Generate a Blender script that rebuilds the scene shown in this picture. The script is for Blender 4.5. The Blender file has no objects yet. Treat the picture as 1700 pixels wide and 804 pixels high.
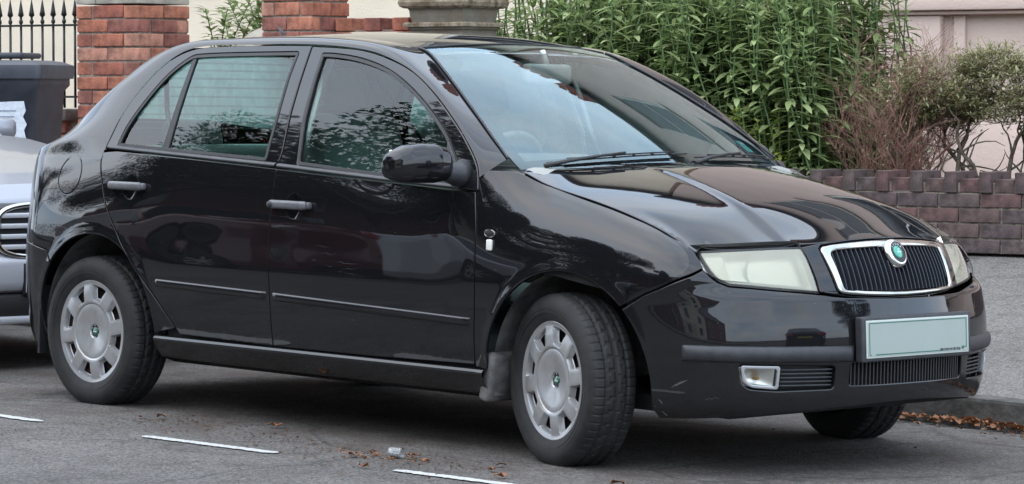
import bpy, bmesh, math, random
import numpy as np
from mathutils import Vector, Matrix
from mathutils.geometry import delaunay_2d_cdt
rnd = random.Random(7)
scene = bpy.context.scene
COL = scene.collection
# ================================================================ camera, sky, sun, exposure
CAM_POS = Vector((7.31558, -8.32607, 1.21877))
YAW, PITCH = 2.35595, -0.04704
CAM_DIR = Vector((math.cos(PITCH)*math.cos(YAW), math.cos(PITCH)*math.sin(YAW), math.sin(PITCH)))
cam = bpy.data.cameras.new('camera'); cam.sensor_width = 36.0; cam.lens = 5376.93/1700*36
cam.clip_start = 0.1; cam.clip_end = 3000
camo = bpy.data.objects.new('camera', cam); COL.objects.link(camo)
camo.location = CAM_POS; camo.rotation_euler = CAM_DIR.to_track_quat('-Z', 'Y').to_euler()
scene.camera = camo
SUN_EL, SUN_AZ = math.radians(52), math.radians(-125)      # azimuth of the sun in the ground plane, from +x
world = bpy.data.worlds.new('World'); scene.world = world; world.use_nodes = True
nt = world.node_tree; nt.nodes.clear()
out = nt.nodes.new('ShaderNodeOutputWorld'); bg = nt.nodes.new('ShaderNodeBackground')
sky = nt.nodes.new('ShaderNodeTexSky'); sky.sky_type = 'NISHITA'; sky.sun_disc = False
sky.sun_elevation = SUN_EL; sky.sun_rotation = math.pi/2 - SUN_AZ
sky.air_density = 1.0; sky.dust_density = 1.2; sky.ozone_density = 1.5
tc = nt.nodes.new('ShaderNodeTexCoord'); mp = nt.nodes.new('ShaderNodeMapping'); mp.inputs['Scale'].default_value = (1, 1, 2.6)
mp.inputs['Location'].default_value = (1.3, .4, .2)
nz = nt.nodes.new('ShaderNodeTexNoise'); nz.inputs['Scale'].default_value = 2.3; nz.inputs['Detail'].default_value = 7; nz.inputs['Roughness'].default_value = .55
rp = nt.nodes.new('ShaderNodeValToRGB'); rp.color_ramp.elements[0].position = .34; rp.color_ramp.elements[1].position = .70; rp.color_ramp.elements[0].color = (.62, .62, .62, 1); rp.color_ramp.elements[1].color = (.95, .95, .95, 1)
nz2 = nt.nodes.new('ShaderNodeTexNoise'); nz2.inputs['Scale'].default_value = 3.1; nz2.inputs['Detail'].default_value = 5
rp2 = nt.nodes.new('ShaderNodeValToRGB'); rp2.color_ramp.elements[0].position = .3; rp2.color_ramp.elements[1].position = .75
rp2.color_ramp.elements[0].color = (7.2, 9.5, 12.6, 1); rp2.color_ramp.elements[1].color = (12.4, 12.7, 13.4, 1)
mx = nt.nodes.new('ShaderNodeMix'); mx.data_type = 'RGBA'; mx.clamp_result = False
L = nt.links.new
L(tc.outputs['Generated'], mp.inputs[0]); L(mp.outputs[0], nz.inputs['Vector']); L(mp.outputs[0], nz2.inputs['Vector'])
L(nz.outputs[0], rp.inputs[0]); L(nz2.outputs[0], rp2.inputs[0])
L(rp.outputs[0], mx.inputs[0]); L(sky.outputs[0], mx.inputs[6]); L(rp2.outputs[0], mx.inputs[7])
L(mx.outputs[2], bg.inputs[0]); bg.inputs[1].default_value = 0.15
L(bg.outputs[0], out.inputs[0])
sun = bpy.data.lights.new('sun', 'SUN'); sun.energy = 1.1; sun.angle = math.radians(100); sun.color = (1, .92, .81)
suno = bpy.data.objects.new('sun', sun); COL.objects.link(suno)
sd = Vector((math.cos(SUN_EL)*math.cos(SUN_AZ), math.cos(SUN_EL)*math.sin(SUN_AZ), math.sin(SUN_EL)))
suno.rotation_euler = sd.to_track_quat('Z', 'Y').to_euler(); suno.location = (0, -10, 20)
vs = scene.view_settings; vs.view_transform = 'Standard'; vs.look = 'None'; vs.exposure = 0.92; vs.gamma = 1.0; vs.use_curve_mapping = False
scene.cycles.max_bounces = 10; scene.cycles.transparent_max_bounces = 24; scene.cycles.glossy_bounces = 6
# the road tilts a little against the horizon; the car, road and kerb share this frame
ROAD = Matrix.Translation(CAM_POS) @ Matrix.Rotation(0.01804, 4, CAM_DIR) @ Matrix.Translation(-CAM_POS)

# ================================================================ materials
def _mat(name):
    m = bpy.data.materials.new(name); m.use_nodes = True
    return m, m.node_tree, m.node_tree.nodes['Principled BSDF']
def rgb(c): return (c[0], c[1], c[2], 1)
def pmat(name, col, rough=.5, metal=0., var=0., scale=8., bump=0., bscale=60., coat=0., col2=None, spec=.5, obj=True, emit=None, rvar=0., cior=1.5):
    """principled material with procedural colour variation and fine relief"""
    m, t, b = _mat(name); N = t.nodes.new; K = t.links.new
    b.inputs['Base Color'].default_value = rgb(col); b.inputs['Roughness'].default_value = rough
    b.inputs['Metallic'].default_value = metal; b.inputs['Coat Weight'].default_value = coat; b.inputs['Coat Roughness'].default_value = .03; b.inputs['Coat IOR'].default_value = cior
    b.inputs['Specular IOR Level'].default_value = spec
    if emit: b.inputs['Emission Color'].default_value = rgb(emit[0]); b.inputs['Emission Strength'].default_value = emit[1]
    c = N('ShaderNodeTexCoord')
    if var or col2:
        n = N('ShaderNodeTexNoise'); n.inputs['Scale'].default_value = scale; n.inputs['Detail'].default_value = 6; n.inputs['Roughness'].default_value = .6
        K(c.outputs['Object'], n.inputs['Vector'])
        x = N('ShaderNodeMix'); x.data_type = 'RGBA'
        x.inputs[6].default_value = rgb([v*(1-var) for v in col]); x.inputs[7].default_value = rgb(col2 if col2 else [min(1, v*(1+var)) for v in col])
        r = N('ShaderNodeValToRGB'); r.color_ramp.elements[0].position = .36; r.color_ramp.elements[1].position = .64
        K(n.outputs[0], r.inputs[0]); K(r.outputs[0], x.inputs[0]); K(x.outputs[2], b.inputs['Base Color'])
        if rvar:
            q = N('ShaderNodeMapRange'); q.inputs[3].default_value = rough-rvar; q.inputs[4].default_value = rough+rvar
            K(n.outputs[0], q.inputs[0]); K(q.outputs[0], b.inputs['Roughness'])
    if bump:
        n2 = N('ShaderNodeTexNoise'); n2.inputs['Scale'].default_value = bscale; n2.inputs['Detail'].default_value = 5
        K(c.outputs['Object'], n2.inputs['Vector'])
        bp = N('ShaderNodeBump'); bp.inputs['Strength'].default_value = 1; bp.inputs['Distance'].default_value = bump
        K(n2.outputs[0], bp.inputs['Height']); K(bp.outputs[0], b.inputs['Normal'])
    return m
def glassmat(name, tint, rough=0., ior=1.5, body=None, bodyw=0., gloss=(1,1,1)):
    """thin pane: tinted see-through plus a Fresnel mirror; optional cloudy body"""
    m = bpy.data.materials.new(name); m.use_nodes = True; t = m.node_tree; t.nodes.clear(); N = t.nodes.new; K = t.links.new
    o = N('ShaderNodeOutputMaterial'); tr = N('ShaderNodeBsdfTransparent'); tr.inputs[0].default_value = rgb(tint)
    gl = N('ShaderNodeBsdfGlossy'); gl.inputs['Roughness'].default_value = rough; gl.inputs[0].default_value = rgb(gloss); fr = N('ShaderNodeFresnel'); fr.inputs[0].default_value = ior
    mx = N('ShaderNodeMixShader')
    base = tr
    if body:
        df = N('ShaderNodeBsdfDiffuse'); df.inputs[0].default_value = rgb(body); m2 = N('ShaderNodeMixShader'); m2.inputs[0].default_value = bodyw
        K(tr.outputs[0], m2.inputs[1]); K(df.outputs[0], m2.inputs[2]); base = m2
    K(fr.outputs[0], mx.inputs[0]); K(base.outputs[0], mx.inputs[1]); K(gl.outputs[0], mx.inputs[2]); K(mx.outputs[0], o.inputs[0])
    return m

# ================================================================ object helpers
def tag(o, label=None, cat=None, group=None, kind=None):
    if label: o['label'] = label
    if cat: o['category'] = cat
    if group: o['group'] = group
    if kind: o['kind'] = kind
    return o
def link(name, me, mat=None, parent=None, mw=None):
    o = bpy.data.objects.new(name, me); COL.objects.link(o)
    if mat is not None and me is not None and not me.materials: me.materials.append(mat)
    if parent is not None: o.parent = parent
    if mw is not None: o.matrix_world = mw
    return o
def empty(name, mw=None, parent=None):
    o = bpy.data.objects.new(name, None); COL.objects.link(o); o.empty_display_size = .2
    if parent is not None: o.parent = parent
    if mw is not None: o.matrix_world = mw
    return o
def mesh(name, v, f, smooth=True, normals=None):
    me = bpy.data.meshes.new(name); me.from_pydata([tuple(map(float, p)) for p in v], [], [tuple(map(int, q)) for q in f]); me.update()
    if smooth:
        me.shade_smooth()
        if normals is not None: me.normals_split_custom_set_from_vertices([tuple(map(float, n)) for n in normals])
    return me
def mk(name, v, f, mat, parent=None, smooth=True, normals=None, mw=None):
    return link(name, mesh(name, v, f, smooth, normals), mat, parent, mw)
def qmesh(name, V, Q, mat=None):
    """fast mesh from arrays: V (n,3), Q (m,4)"""
    me = bpy.data.meshes.new(name); n, k = len(V), len(Q); me.vertices.add(n); me.vertices.foreach_set('co', np.ascontiguousarray(V, dtype=np.float32).ravel())
    me.loops.add(4*k); me.loops.foreach_set('vertex_index', np.ascontiguousarray(Q, dtype=np.int32).ravel()); me.polygons.add(k); me.polygons.foreach_set('loop_start', np.arange(0, 4*k, 4, dtype=np.int32)); me.polygons.foreach_set('loop_total', np.full(k, 4, dtype=np.int32))
    me.update(calc_edges=True); me.shade_smooth()
    if mat: me.materials.append(mat)
    return me
class MB:
    """collects simple solids into one mesh"""
    def __init__(s): s.v = []; s.f = []
    def add(s, v, f):
        k = len(s.v); s.v += [tuple(map(float, p)) for p in v]; s.f += [tuple(int(i)+k for i in q) for q in f]; return s
    def box(s, c, d, rz=0., M=None):
        x, y, z = [q/2 for q in d]; v = [(-x,-y,-z),(x,-y,-z),(x,y,-z),(-x,y,-z),(-x,-y,z),(x,-y,z),(x,y,z),(-x,y,z)]
        ca, sa = math.cos(rz), math.sin(rz)
        v = [(a*ca-b*sa+c[0], a*sa+b*ca+c[1], e+c[2]) for a, b, e in v]
        if M is not None: v = [tuple(M @ Vector(p)) for p in v]
        return s.add(v, [(0,3,2,1),(4,5,6,7),(0,1,5,4),(1,2,6,5),(2,3,7,6),(3,0,4,7)])
    def tube(s, pts, rad, n=8, cap=True):
        pts = [Vector(p) for p in pts]; rad = rad if hasattr(rad, '__len__') else [rad]*len(pts)
        k = len(s.v); up = None
        for i, p in enumerate(pts):
            t = (pts[min(i+1, len(pts)-1)]-pts[max(i-1, 0)]).normalized()
            if up is None: up = Vector((0,0,1)) if abs(t.z) < .9 else Vector((1,0,0))
            a = t.cross(up).normalized(); b = a.cross(t).normalized(); up = b
            for j in range(n):
                w = 2*math.pi*j/n; s.v.append(tuple(p + (a*math.cos(w)+b*math.sin(w))*rad[i]))
        for i in range(len(pts)-1):
            for j in range(n):
                q = k+i*n+j; r = k+i*n+(j+1) % n; s.f.append((q, r, r+n, q+n))
        if cap:
            s.f.append(tuple(k+j for j in range(n))[::-1]); e = k+(len(pts)-1)*n; s.f.append(tuple(e+j for j in range(n)))
        return s
    def lathe(s, prof, n=24, M=None):
        """profile of (r, h) about the z axis"""
        k = len(s.v)
        for r, h in prof:
            for j in range(n):
                w = 2*math.pi*j/n; p = Vector((r*math.cos(w), r*math.sin(w), h)); s.v.append(tuple(M @ p if M is not None else p))
        for i in range(len(prof)-1):
            for j in range(n):
                q = k+i*n+j; r = k+i*n+(j+1) % n; s.f.append((q, r, r+n, q+n))
        return s
    def rbox(s, c, d, r, n=4, M=None):
        """box with rounded edges"""
        d = [max(q/2-r, 1e-4) for q in d]; k0 = {}
        for ax in range(3):
            for sg in (-1, 1):
                idx = {}
                us = [-1-1e-9+0*0]*0
                t = [math.tan(math.radians(45*(2*i/n-1))) for i in range(n+1)]
                g = sorted(set([(-1, q) for q in t[:n//2+1]] + [(1, q) for q in t[n//2:]]))
                g = [(-1, q) for q in t if q <= 0] + [(1, q) for q in t if q >= 0]
                k = len(s.v); m = len(g)
                for (sa, ta) in g:
                    for (sb, tb) in g:
                        nv = [0, 0, 0]; ce = [0, 0, 0]
                        nv[ax] = sg; nv[(ax+1) % 3] = ta; nv[(ax+2) % 3] = tb
                        ce[ax] = sg*d[ax]; ce[(ax+1) % 3] = sa*d[(ax+1) % 3]; ce[(ax+2) % 3] = sb*d[(ax+2) % 3]
                        l = math.sqrt(sum(q*q for q in nv)); p = Vector([ce[i]+nv[i]/l*r+c[i] for i in range(3)])
                        s.v.append(tuple(M @ p if M is not None else p))
                for i in range(m-1):
                    for j in range(m-1):
                        q = (k+i*m+j, k+(i+1)*m+j, k+(i+1)*m+j+1, k+i*m+j+1)
                        s.f.append(q if sg > 0 else q[::-1])
        return s
    def obj(s, name, mat, parent=None, smooth=True, mw=None, weld=False):
        me = mesh(name, s.v, s.f, smooth)
        if weld:
            b = bmesh.new(); b.from_mesh(me); bmesh.ops.remove_doubles(b, verts=b.verts, dist=1e-4); b.to_mesh(me); b.free()
        return link(name, me, mat, parent, mw)
def autosmooth(o, deg=35):
    """keep edges sharper than the angle crisp"""
    me = o.data; b = bmesh.new(); b.from_mesh(me)
    for e in b.edges: e.smooth = not (len(e.link_faces) != 2 or e.calc_face_angle(0) > math.radians(deg))
    b.to_mesh(me); b.free(); return o
def text_mesh(name, s, size, mat, parent=None, mw=None, depth=.0006, mirror=False):
    cu = bpy.data.curves.new(name, 'FONT'); cu.body = s; cu.size = size; cu.extrude = depth; cu.align_x = 'CENTER'; cu.align_y = 'CENTER'
    t = bpy.data.objects.new(name, cu); COL.objects.link(t)
    me = bpy.data.meshes.new_from_object(t.evaluated_get(bpy.context.evaluated_depsgraph_get())); bpy.data.objects.remove(t)
    me.materials.clear(); o = link(name, me, mat, parent); o.matrix_local = mw if mw is not None else Matrix(); return o
# ---------------------------------------------------------------- smooth curves and car surfaces
class CS:
    """natural cubic spline, vectorised, linear beyond its ends"""
    def __init__(s,x,y):
        x=np.asarray(x,float);y=np.asarray(y,float)
        if x[0]>x[-1]: x=x[::-1];y=y[::-1]
        n=len(x);h=np.diff(x);A=np.zeros((n,n));b=np.zeros(n)
        A[0,0]=A[-1,-1]=1
        for i in range(1,n-1):
            A[i,i-1]=h[i-1];A[i,i]=2*(h[i-1]+h[i]);A[i,i+1]=h[i]
            b[i]=6*((y[i+1]-y[i])/h[i]-(y[i]-y[i-1])/h[i-1])
        s.x,s.y,s.h,s.m=x,y,h,np.linalg.solve(A,b)
    def __call__(s,t):
        t=np.asarray(t,float);i=np.clip(np.searchsorted(s.x,t)-1,0,len(s.h)-1)
        tc=np.clip(t,s.x[0],s.x[-1])
        h=s.h[i];a=(s.x[i+1]-tc)/h;b=(tc-s.x[i])/h
        return a*s.y[i]+b*s.y[i+1]+((a**3-a)*s.m[i]+(b**3-b)*s.m[i+1])*h*h/6
def sm(a,b,t):
    t=np.clip((np.asarray(t,float)-a)/(b-a),0,1);return t*t*(3-2*t)
PLAN=np.array([(.85,0),(.842,.15),(.815,.30),(.765,.45),(.70,.58),(.62,.675),(.54,.735),(.43,.780),(.30,.803),(.10,.815),(-.30,.820),(-1.2,.822),(-2.0,.822),(-2.46,.820),(-2.7,.815),(-2.84,.800),(-2.935,.772),(-2.995,.73),(-3.04,.66),(-3.07,.5),(-3.092,.25),(-3.10,0)])
_full=np.concatenate([(PLAN*[1,-1])[4:0:-1],PLAN,(PLAN*[1,-1])[-2:-6:-1]])
_l=np.concatenate([[0],np.cumsum(np.linalg.norm(np.diff(_full,axis=0),axis=1))]);_l-=_l[4]
_PX,_PY=CS(_l,_full[:,0]),CS(_l,_full[:,1])
AEND=_l[4+len(PLAN)-1]
_aa=np.linspace(0,AEND,1500);_xx=_PX(_aa)
def a_of_x(x): return np.interp(-np.asarray(x,float),-_xx,_aa)
# shoulder line: height zt and inward drop A of the top edge, roundness k, over plan x
_X=[.62,.50,.40,.287,.143,-.017,-.19,-.28,-.40,-.60,-1.0,-1.6,-2.1,-2.43,-2.7,-2.98,-3.13]
_ZT=CS(_X,[.690,.722,.765,.803,.841,.876,.916,.947,.950,.915,.918,.940,.960,.960,.965,.965,.965])
_AT=CS(_X,[.085,.062,.085,.106,.118,.125,.121,.100,.050,.036,.032,.034,.038,.055,.080,.085,.090])
_KT=CS(_X,[.80,.86,.92,.95,.95,.95,.94,.90,.80,.70,.70,.70,.70,.75,.8,.85,.85])
_LOW=CS([.10,.17,.24,.30,.38,.47,.56,.62],[.115,.07,.040,.026,.012,.004,.0,.0])
_FRB=CS([.17,.20,.24,.30,.36,.42,.50,.56,.585,.603,.615,.63,.70,.78],[.075,.040,.018,.006,.001,.0,.006,.018,.028,.050,.068,.078,.118,.175])
_RRB=CS([.17,.22,.30,.42,.55,.62,.66,.8,.95,1.0],[.09,.060,.042,.032,.030,.034,.040,.048,.07,.09])
ARCH=[(.04,.278,.356),(-2.42,.297,.350)]
def off(a,z):
    a=np.asarray(a,float);z=np.asarray(z,float)
    x=_PX(a)
    zt,A,k=_ZT(x),_AT(x),_KT(x)
    z0=.60
    s=np.clip((z-z0)/(zt-z0),0,1.06)
    h=(1-np.sqrt(np.clip(1-(k*s)**2,.0004,1)))/(1-np.sqrt(1-k*k))
    side=np.where(z<z0+.02,_LOW(z),0)+A*h
    sh=.16*sm(.54,.64,z);wf=sm(.30+sh,.66+sh*.6,x)
    wr=sm(-2.80,-3.03,x)
    o=side*(1-wf)*(1-wr)+_FRB(z)*wf+_RRB(z)*wr
    for cx,cz,r in ARCH:
        d=np.hypot(x-cx,z-cz)
        o=o-.0055*np.exp(-((d-r-.002)/.022)**2)*sm(.14,.26,z)
    # soft concave swage low on the doors
    o=o+.003*np.exp(-((z-.66)/.08)**2)*sm(-.36,-.60,x)*sm(-2.2,-1.9,x)
    return o
def lower(a,z):
    """lower body: a = run along the plan outline from the nose, z = height (right side, y<0)"""
    a=np.asarray(a,float);z=np.asarray(z,float);e=1e-4
    tx=_PX(a+e)-_PX(a-e);ty=_PY(a+e)-_PY(a-e);L=np.hypot(tx,ty)
    o=off(a,z)
    # outward normal of the plan (y positive half): rotate the tangent
    nx,ny=ty/L,-tx/L
    return np.stack([_PX(a)-nx*o,-(_PY(a)-ny*o),z],-1)
_HX=CS([.596,.64,.70,.74,.77],[.066,.080,.108,.132,.152])
def lamp(a,z):
    """headlamp and grille face above the bumper"""
    a=np.asarray(a,float);z=np.asarray(z,float);e=1e-4
    tx=_PX(a+e)-_PX(a-e);ty=_PY(a+e)-_PY(a-e);L=np.hypot(tx,ty)
    o=_HX(z)-.012*sm(.45,.8,a)
    nx,ny=ty/L,-tx/L
    return np.stack([_PX(a)-nx*o,-(_PY(a)-ny*o),z],-1)
def green(x,z):
    """side glass and door frames"""
    x=np.asarray(x,float);z=np.asarray(z,float);d=z-.94
    y=.778-.335*d-.17*d*np.abs(d)-.015*sm(-1.7,-2.6,x)
    return np.stack([x,-y,z],-1)
# bonnet
_ZE=CS([.68,.60,.50,.40,.287,.143,-.017,-.19,-.28,-.36],[.700,.700,.722,.765,.803,.841,.876,.916,.947,.962])
_ZC=CS([.74,.70,.62,.5,.3,.1,-.1,-.25],[.752,.770,.800,.842,.905,.949,.980,.996])
_YE=CS([.70,.60,.50,.3,.0,-.3,-.4],[.52,.60,.672,.700,.703,.69,.68])
_YF=[0,.072,.143,.213,.281,.349,.418,.481,.536,.587,.625,.641,.684]
_XF=CS(_YF,[.707,.706,.701,.693,.681,.663,.638,.613,.585,.549,.511,.49,.47])
_DF=CS(_YF,[.0150,.0158,.0168,.0180,.0188,.0175,.0120,.0065,.0045,.0065,.0115,.0125,.006])
def bonnet(x,y):
    x=np.asarray(x,float);y=np.asarray(y,float)
    s=np.abs(y)/_YE(x)
    f=1-np.abs(s)**2.3
    yc=.245+.15*(x+.16)/.76
    st=.5+.5*np.tanh((yc-np.abs(y))/.016)
    z=_ZE(x)+(_ZC(x)-.010-_ZE(x))*f+.009*st*sm(-.17,.0,x)
    ay=np.abs(y);xf=_XF(ay)
    z=z-(_DF(ay)-.0005)*sm(xf-.30,xf-.002,x)
    return np.stack([x,y,z],-1)
# ring curves: A = edge of the door frames, B = windscreen edge / roof edge / tailgate edge (right side)
_RAxz=[(-.385,.925),(-.407,.968),(-.468,1.028),(-.555,1.097),(-.628,1.148),(-.702,1.195),(-.80,1.248),(-.90,1.291),(-1.0,1.321),(-1.144,1.350),(-1.431,1.368),(-1.75,1.367),(-1.931,1.364),(-2.084,1.354),(-2.189,1.322),(-2.269,1.267),(-2.32,1.212),(-2.365,1.150),(-2.402,1.080),(-2.428,.995)]
RA=np.array([green(*p) for p in _RAxz])
RB=np.array([(-.350,-.685,.985),(-.385,-.675,1.010),(-.460,-.655,1.060),(-.545,-.628,1.115),(-.640,-.596,1.172),(-.740,-.560,1.230),(-.84,-.523,1.284),(-.92,-.492,1.324),(-1.0,-.478,1.355),(-1.17,-.472,1.382),(-1.44,-.470,1.398),(-1.75,-.470,1.398),(-2.00,-.48,1.385),(-2.22,-.50,1.364),(-2.38,-.545,1.322),(-2.50,-.580,1.252),(-2.64,-.605,1.157),(-2.755,-.632,1.064),(-2.825,-.658,1.006),(-2.905,-.692,.967)])
# ================================================================ panels: outlines in surface coordinates lifted onto a smooth surface
def dens(poly, step, closed=True):
    poly = np.asarray(poly, float); o = []
    n = len(poly)
    for i in range(n if closed else n-1):
        p, q = poly[i], poly[(i+1) % n]; k = max(1, int(math.ceil(np.linalg.norm(q-p)/step)))
        for j in range(k): o.append(p+(q-p)*j/k)
    if not closed: o.append(poly[-1])
    return np.array(o)
def rounded(poly, r=.02, n=4):
    """round the corners of an outline"""
    poly = np.asarray(poly, float); o = []
    for i in range(len(poly)):
        a, b, c = poly[i-1], poly[i], poly[(i+1) % len(poly)]
        u, v = a-b, c-b; lu, lv = np.linalg.norm(u), np.linalg.norm(v); rr = min(r, lu*.45, lv*.45)
        p, q = b+u/lu*rr, b+v/lv*rr
        for j in range(n+1):
            t = j/n; o.append((1-t)**2*p+2*t*(1-t)*b+t*t*q)
    return np.array(o)
def cr(pts, n=5):
    """smooth open polyline through the points"""
    p = np.asarray(pts, float); p = np.concatenate([[2*p[0]-p[1]], p, [2*p[-1]-p[-2]]]); o = []
    for i in range(1, len(p)-2):
        a, b, c, d = p[i-1], p[i], p[i+1], p[i+2]
        ta, tb = (c-a), (d-b); L = np.linalg.norm(c-b); ta = ta/(np.linalg.norm(ta)+1e-9)*L; tb = tb/(np.linalg.norm(tb)+1e-9)*L
        for k in range(n):
            t = k/n; o.append(tuple((2*t**3-3*t*t+1)*b+(t**3-2*t*t+t)*ta+(-2*t**3+3*t*t)*c+(t**3-t*t)*tb))
    o.append(tuple(p[-2])); return o
def area(p): return .5*np.sum(p[:,0]*np.roll(p[:,1],-1)-np.roll(p[:,0],-1)*p[:,1])
def inset(p, d):
    """move a CCW outline inwards by d"""
    a, c = np.roll(p,1,0), np.roll(p,-1,0)
    u = p-a; v = c-p; u /= np.linalg.norm(u,axis=1)[:,None]+1e-12; v /= np.linalg.norm(v,axis=1)[:,None]+1e-12
    n1 = np.stack([-u[:,1],u[:,0]],1); n2 = np.stack([-v[:,1],v[:,0]],1); m = n1+n2; L2 = np.linalg.norm(m,axis=1)[:,None]; m = m/(L2+1e-9)
    c_ = np.clip(np.sum(m*n1,1),.5,1)[:,None]
    return p+m*d/c_
def inside(pts, poly):
    x, y = pts[:,0], pts[:,1]; r = np.zeros(len(pts), bool); n = len(poly)
    for i in range(n):
        x1, y1 = poly[i]; x2, y2 = poly[(i+1) % n]
        if y1 == y2: continue
        c = ((y1 > y) != (y2 > y)) & (x < (x2-x1)*(y-y1)/(y2-y1)+x1); r ^= c
    return r
def snormal(S, u, v, e=4e-4):
    d = np.cross(S(u+e,v)-S(u-e,v), S(u,v+e)-S(u,v-e)); return d/(np.linalg.norm(d,axis=-1,keepdims=True)+1e-12)
def CARC(P):
    """a point inside the car near P, to tell outside from inside"""
    c = P.copy(); c[:,0] = np.clip(P[:,0], -2.3, .1)*.9; c[:,1] = 0; c[:,2] = np.minimum(.55, P[:,2]-.1); return c
def panel(name, poly, S, step, mat, parent, holes=(), gap=.002, lip=.012, sy=1, roll=.0025, drop=.0016, ref=CARC):
    P = dens(poly, step*.8)
    if area(P) < 0: P = P[::-1]
    rings = [P]
    for h in holes:
        h = dens(h, step*.8)
        if area(h) > 0: h = h[::-1]
        rings.append(h)
    r1 = [inset(r, gap) for r in rings]; r0 = [inset(r, gap+roll) for r in rings]
    allb = np.concatenate(r0)
    lo, hi = P.min(0), P.max(0)
    gx, gy = np.meshgrid(np.arange(lo[0], hi[0], step), np.arange(lo[1], hi[1], step*.87))
    gx = gx + (np.arange(gx.shape[0]) % 2)[:,None]*step*.5
    G = np.stack([gx.ravel(), gy.ravel()], 1)
    k = inside(G, r0[0])
    for h in r0[1:]: k &= ~inside(G, h)
    G = G[k]
    if len(G):
        dm = np.full(len(G), 9.)
        for i in range(0, len(allb), 64): dm = np.minimum(dm, np.linalg.norm(G[:,None]-allb[None,i:i+64],axis=2).min(1))
        G = G[dm > step*.5]
    pts = np.concatenate([allb, G]); edges = []; k = 0
    for r in r0:
        n = len(r); edges += [(k+i, k+(i+1) % n) for i in range(n)]; k += n
    V, _, Fc, ov, _, _ = delaunay_2d_cdt([Vector(p) for p in pts], edges, [], 0, 1e-6)
    uv = np.array([(p.x, p.y) for p in V]); Fc = np.array([f for f in Fc if len(f) == 3])
    cen = uv[Fc].mean(1); k = inside(cen, r0[0])
    for h in r0[1:]: k &= ~inside(cen, h)
    Fc = Fc[k]
    imap = {}
    for i, l in enumerate(ov):
        for j in l: imap[j] = i
    v3 = S(uv[:,0], uv[:,1]); n3 = snormal(S, uv[:,0], uv[:,1])
    sg = np.sign(np.sum(n3*(v3-ref(v3)))); n3 = n3*sg
    verts = [v3]; norms = [n3]; faces = []
    fn = np.cross(v3[Fc[:,1]]-v3[Fc[:,0]], v3[Fc[:,2]]-v3[Fc[:,0]])
    flip = np.sum(fn*n3[Fc[:,0]]) < 0
    faces += [tuple(f[::-1]) if flip else tuple(f) for f in Fc]
    base = len(v3); k = 0
    for a, b in zip(r0, r1):
        n = len(a); pa = S(a[:,0], a[:,1]); pb = S(b[:,0], b[:,1]); nb = snormal(S, b[:,0], b[:,1])*sg
        o = pb-pa; o /= np.linalg.norm(o,axis=1)[:,None]+1e-9
        m = nb+o; m /= np.linalg.norm(m,axis=1)[:,None]
        verts += [pb-nb*drop, pb-nb*drop, pb-nb*lip]; norms += [m, o, o]
        for i in range(n):
            j = (i+1) % n; ia, ja = imap[k+i], imap[k+j]
            for q in ((ia, ja, base+j, base+i), (base+n+i, base+n+j, base+2*n+j, base+2*n+i)):
                faces.append(q if flip else q[::-1])
        base += 3*n; k += n
    v = np.concatenate(verts); nn = np.concatenate(norms)
    # boundary quads: make their winding agree with the normals
    out_f = []
    for f in faces:
        if len(f) == 4:
            a = np.cross(v[f[1]]-v[f[0]], v[f[2]]-v[f[0]])
            if np.dot(a, nn[f[2]]) < 0: f = f[::-1]
        out_f.append(f)
    if sy < 0:
        v = v*[1,-1,1]; nn = nn*[1,-1,1]; out_f = [f[::-1] for f in out_f]
    return mk(name, v, out_f, mat, parent, True, nn)
def grid(name, Pf, nu, nv, mat, parent, ref=CARC, sy=1, thick=0., sel=None, flipn=1, vsel=None):
    """smooth sheet from Pf(u,v), u,v in 0..1"""
    u, v = np.meshgrid(np.linspace(0,1,nu+1), np.linspace(0,1,nv+1), indexing='ij'); u = u.ravel(); v = v.ravel()
    P = Pf(u, v); e = 2e-3
    uc, vc = np.clip(u,e,1-e), np.clip(v,e,1-e)
    n = np.cross(Pf(uc+e,vc)-Pf(uc-e,vc), Pf(uc,vc+e)-Pf(uc,vc-e)); n /= np.linalg.norm(n,axis=1)[:,None]+1e-12
    n *= np.sign(np.sum(n*(P-ref(P))))*flipn
    f = []
    if vsel:
        cu, cv = np.meshgrid((np.arange(nu)+.5)/nu, (np.arange(nv)+.5)/nv, indexing='ij'); keep = vsel(cu.ravel(), cv.ravel()).reshape(nu, nv); sel = lambda a, b: keep[int(a*nu), int(b*nv)]
    for i in range(nu):
        for j in range(nv):
            if sel and not sel((i+.5)/nu, (j+.5)/nv): continue
            a = i*(nv+1)+j; q = (a, a+nv+1, a+nv+2, a+1); f.append(q)
    k = f[len(f)//2]
    if np.dot(np.cross(P[k[1]]-P[k[0]], P[k[2]]-P[k[0]]), n[k[0]]) < 0: f = [q[::-1] for q in f]
    if sy < 0: P = P*[1,-1,1]; n = n*[1,-1,1]; f = [q[::-1] for q in f]
    o = mk(name, P, f, mat, parent, True, n)
    if thick:
        m = o.modifiers.new('thickness', 'SOLIDIFY'); m.thickness = thick; m.offset = -1
    return o
def lowerS(a, z):
    p = lower(np.abs(a), z); p[...,1] *= np.where(np.asarray(a) < 0, -1, 1); return p
def lampS(a, z, o=0.):
    p = lamp(np.abs(a), z)
    if np.any(o):
        p = p + np.stack([np.full(p.shape[:-1], o), np.zeros(p.shape[:-1]), np.zeros(p.shape[:-1])], -1)
    p[...,1] *= np.where(np.asarray(a) < 0, -1, 1); return p
def sym(half):
    """outline given from the centre line out and back, mirrored to both sides"""
    return [tuple(p) for p in half] + [(-p[0], p[1]) for p in half[::-1] if abs(p[0]) > 1e-6]
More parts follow.
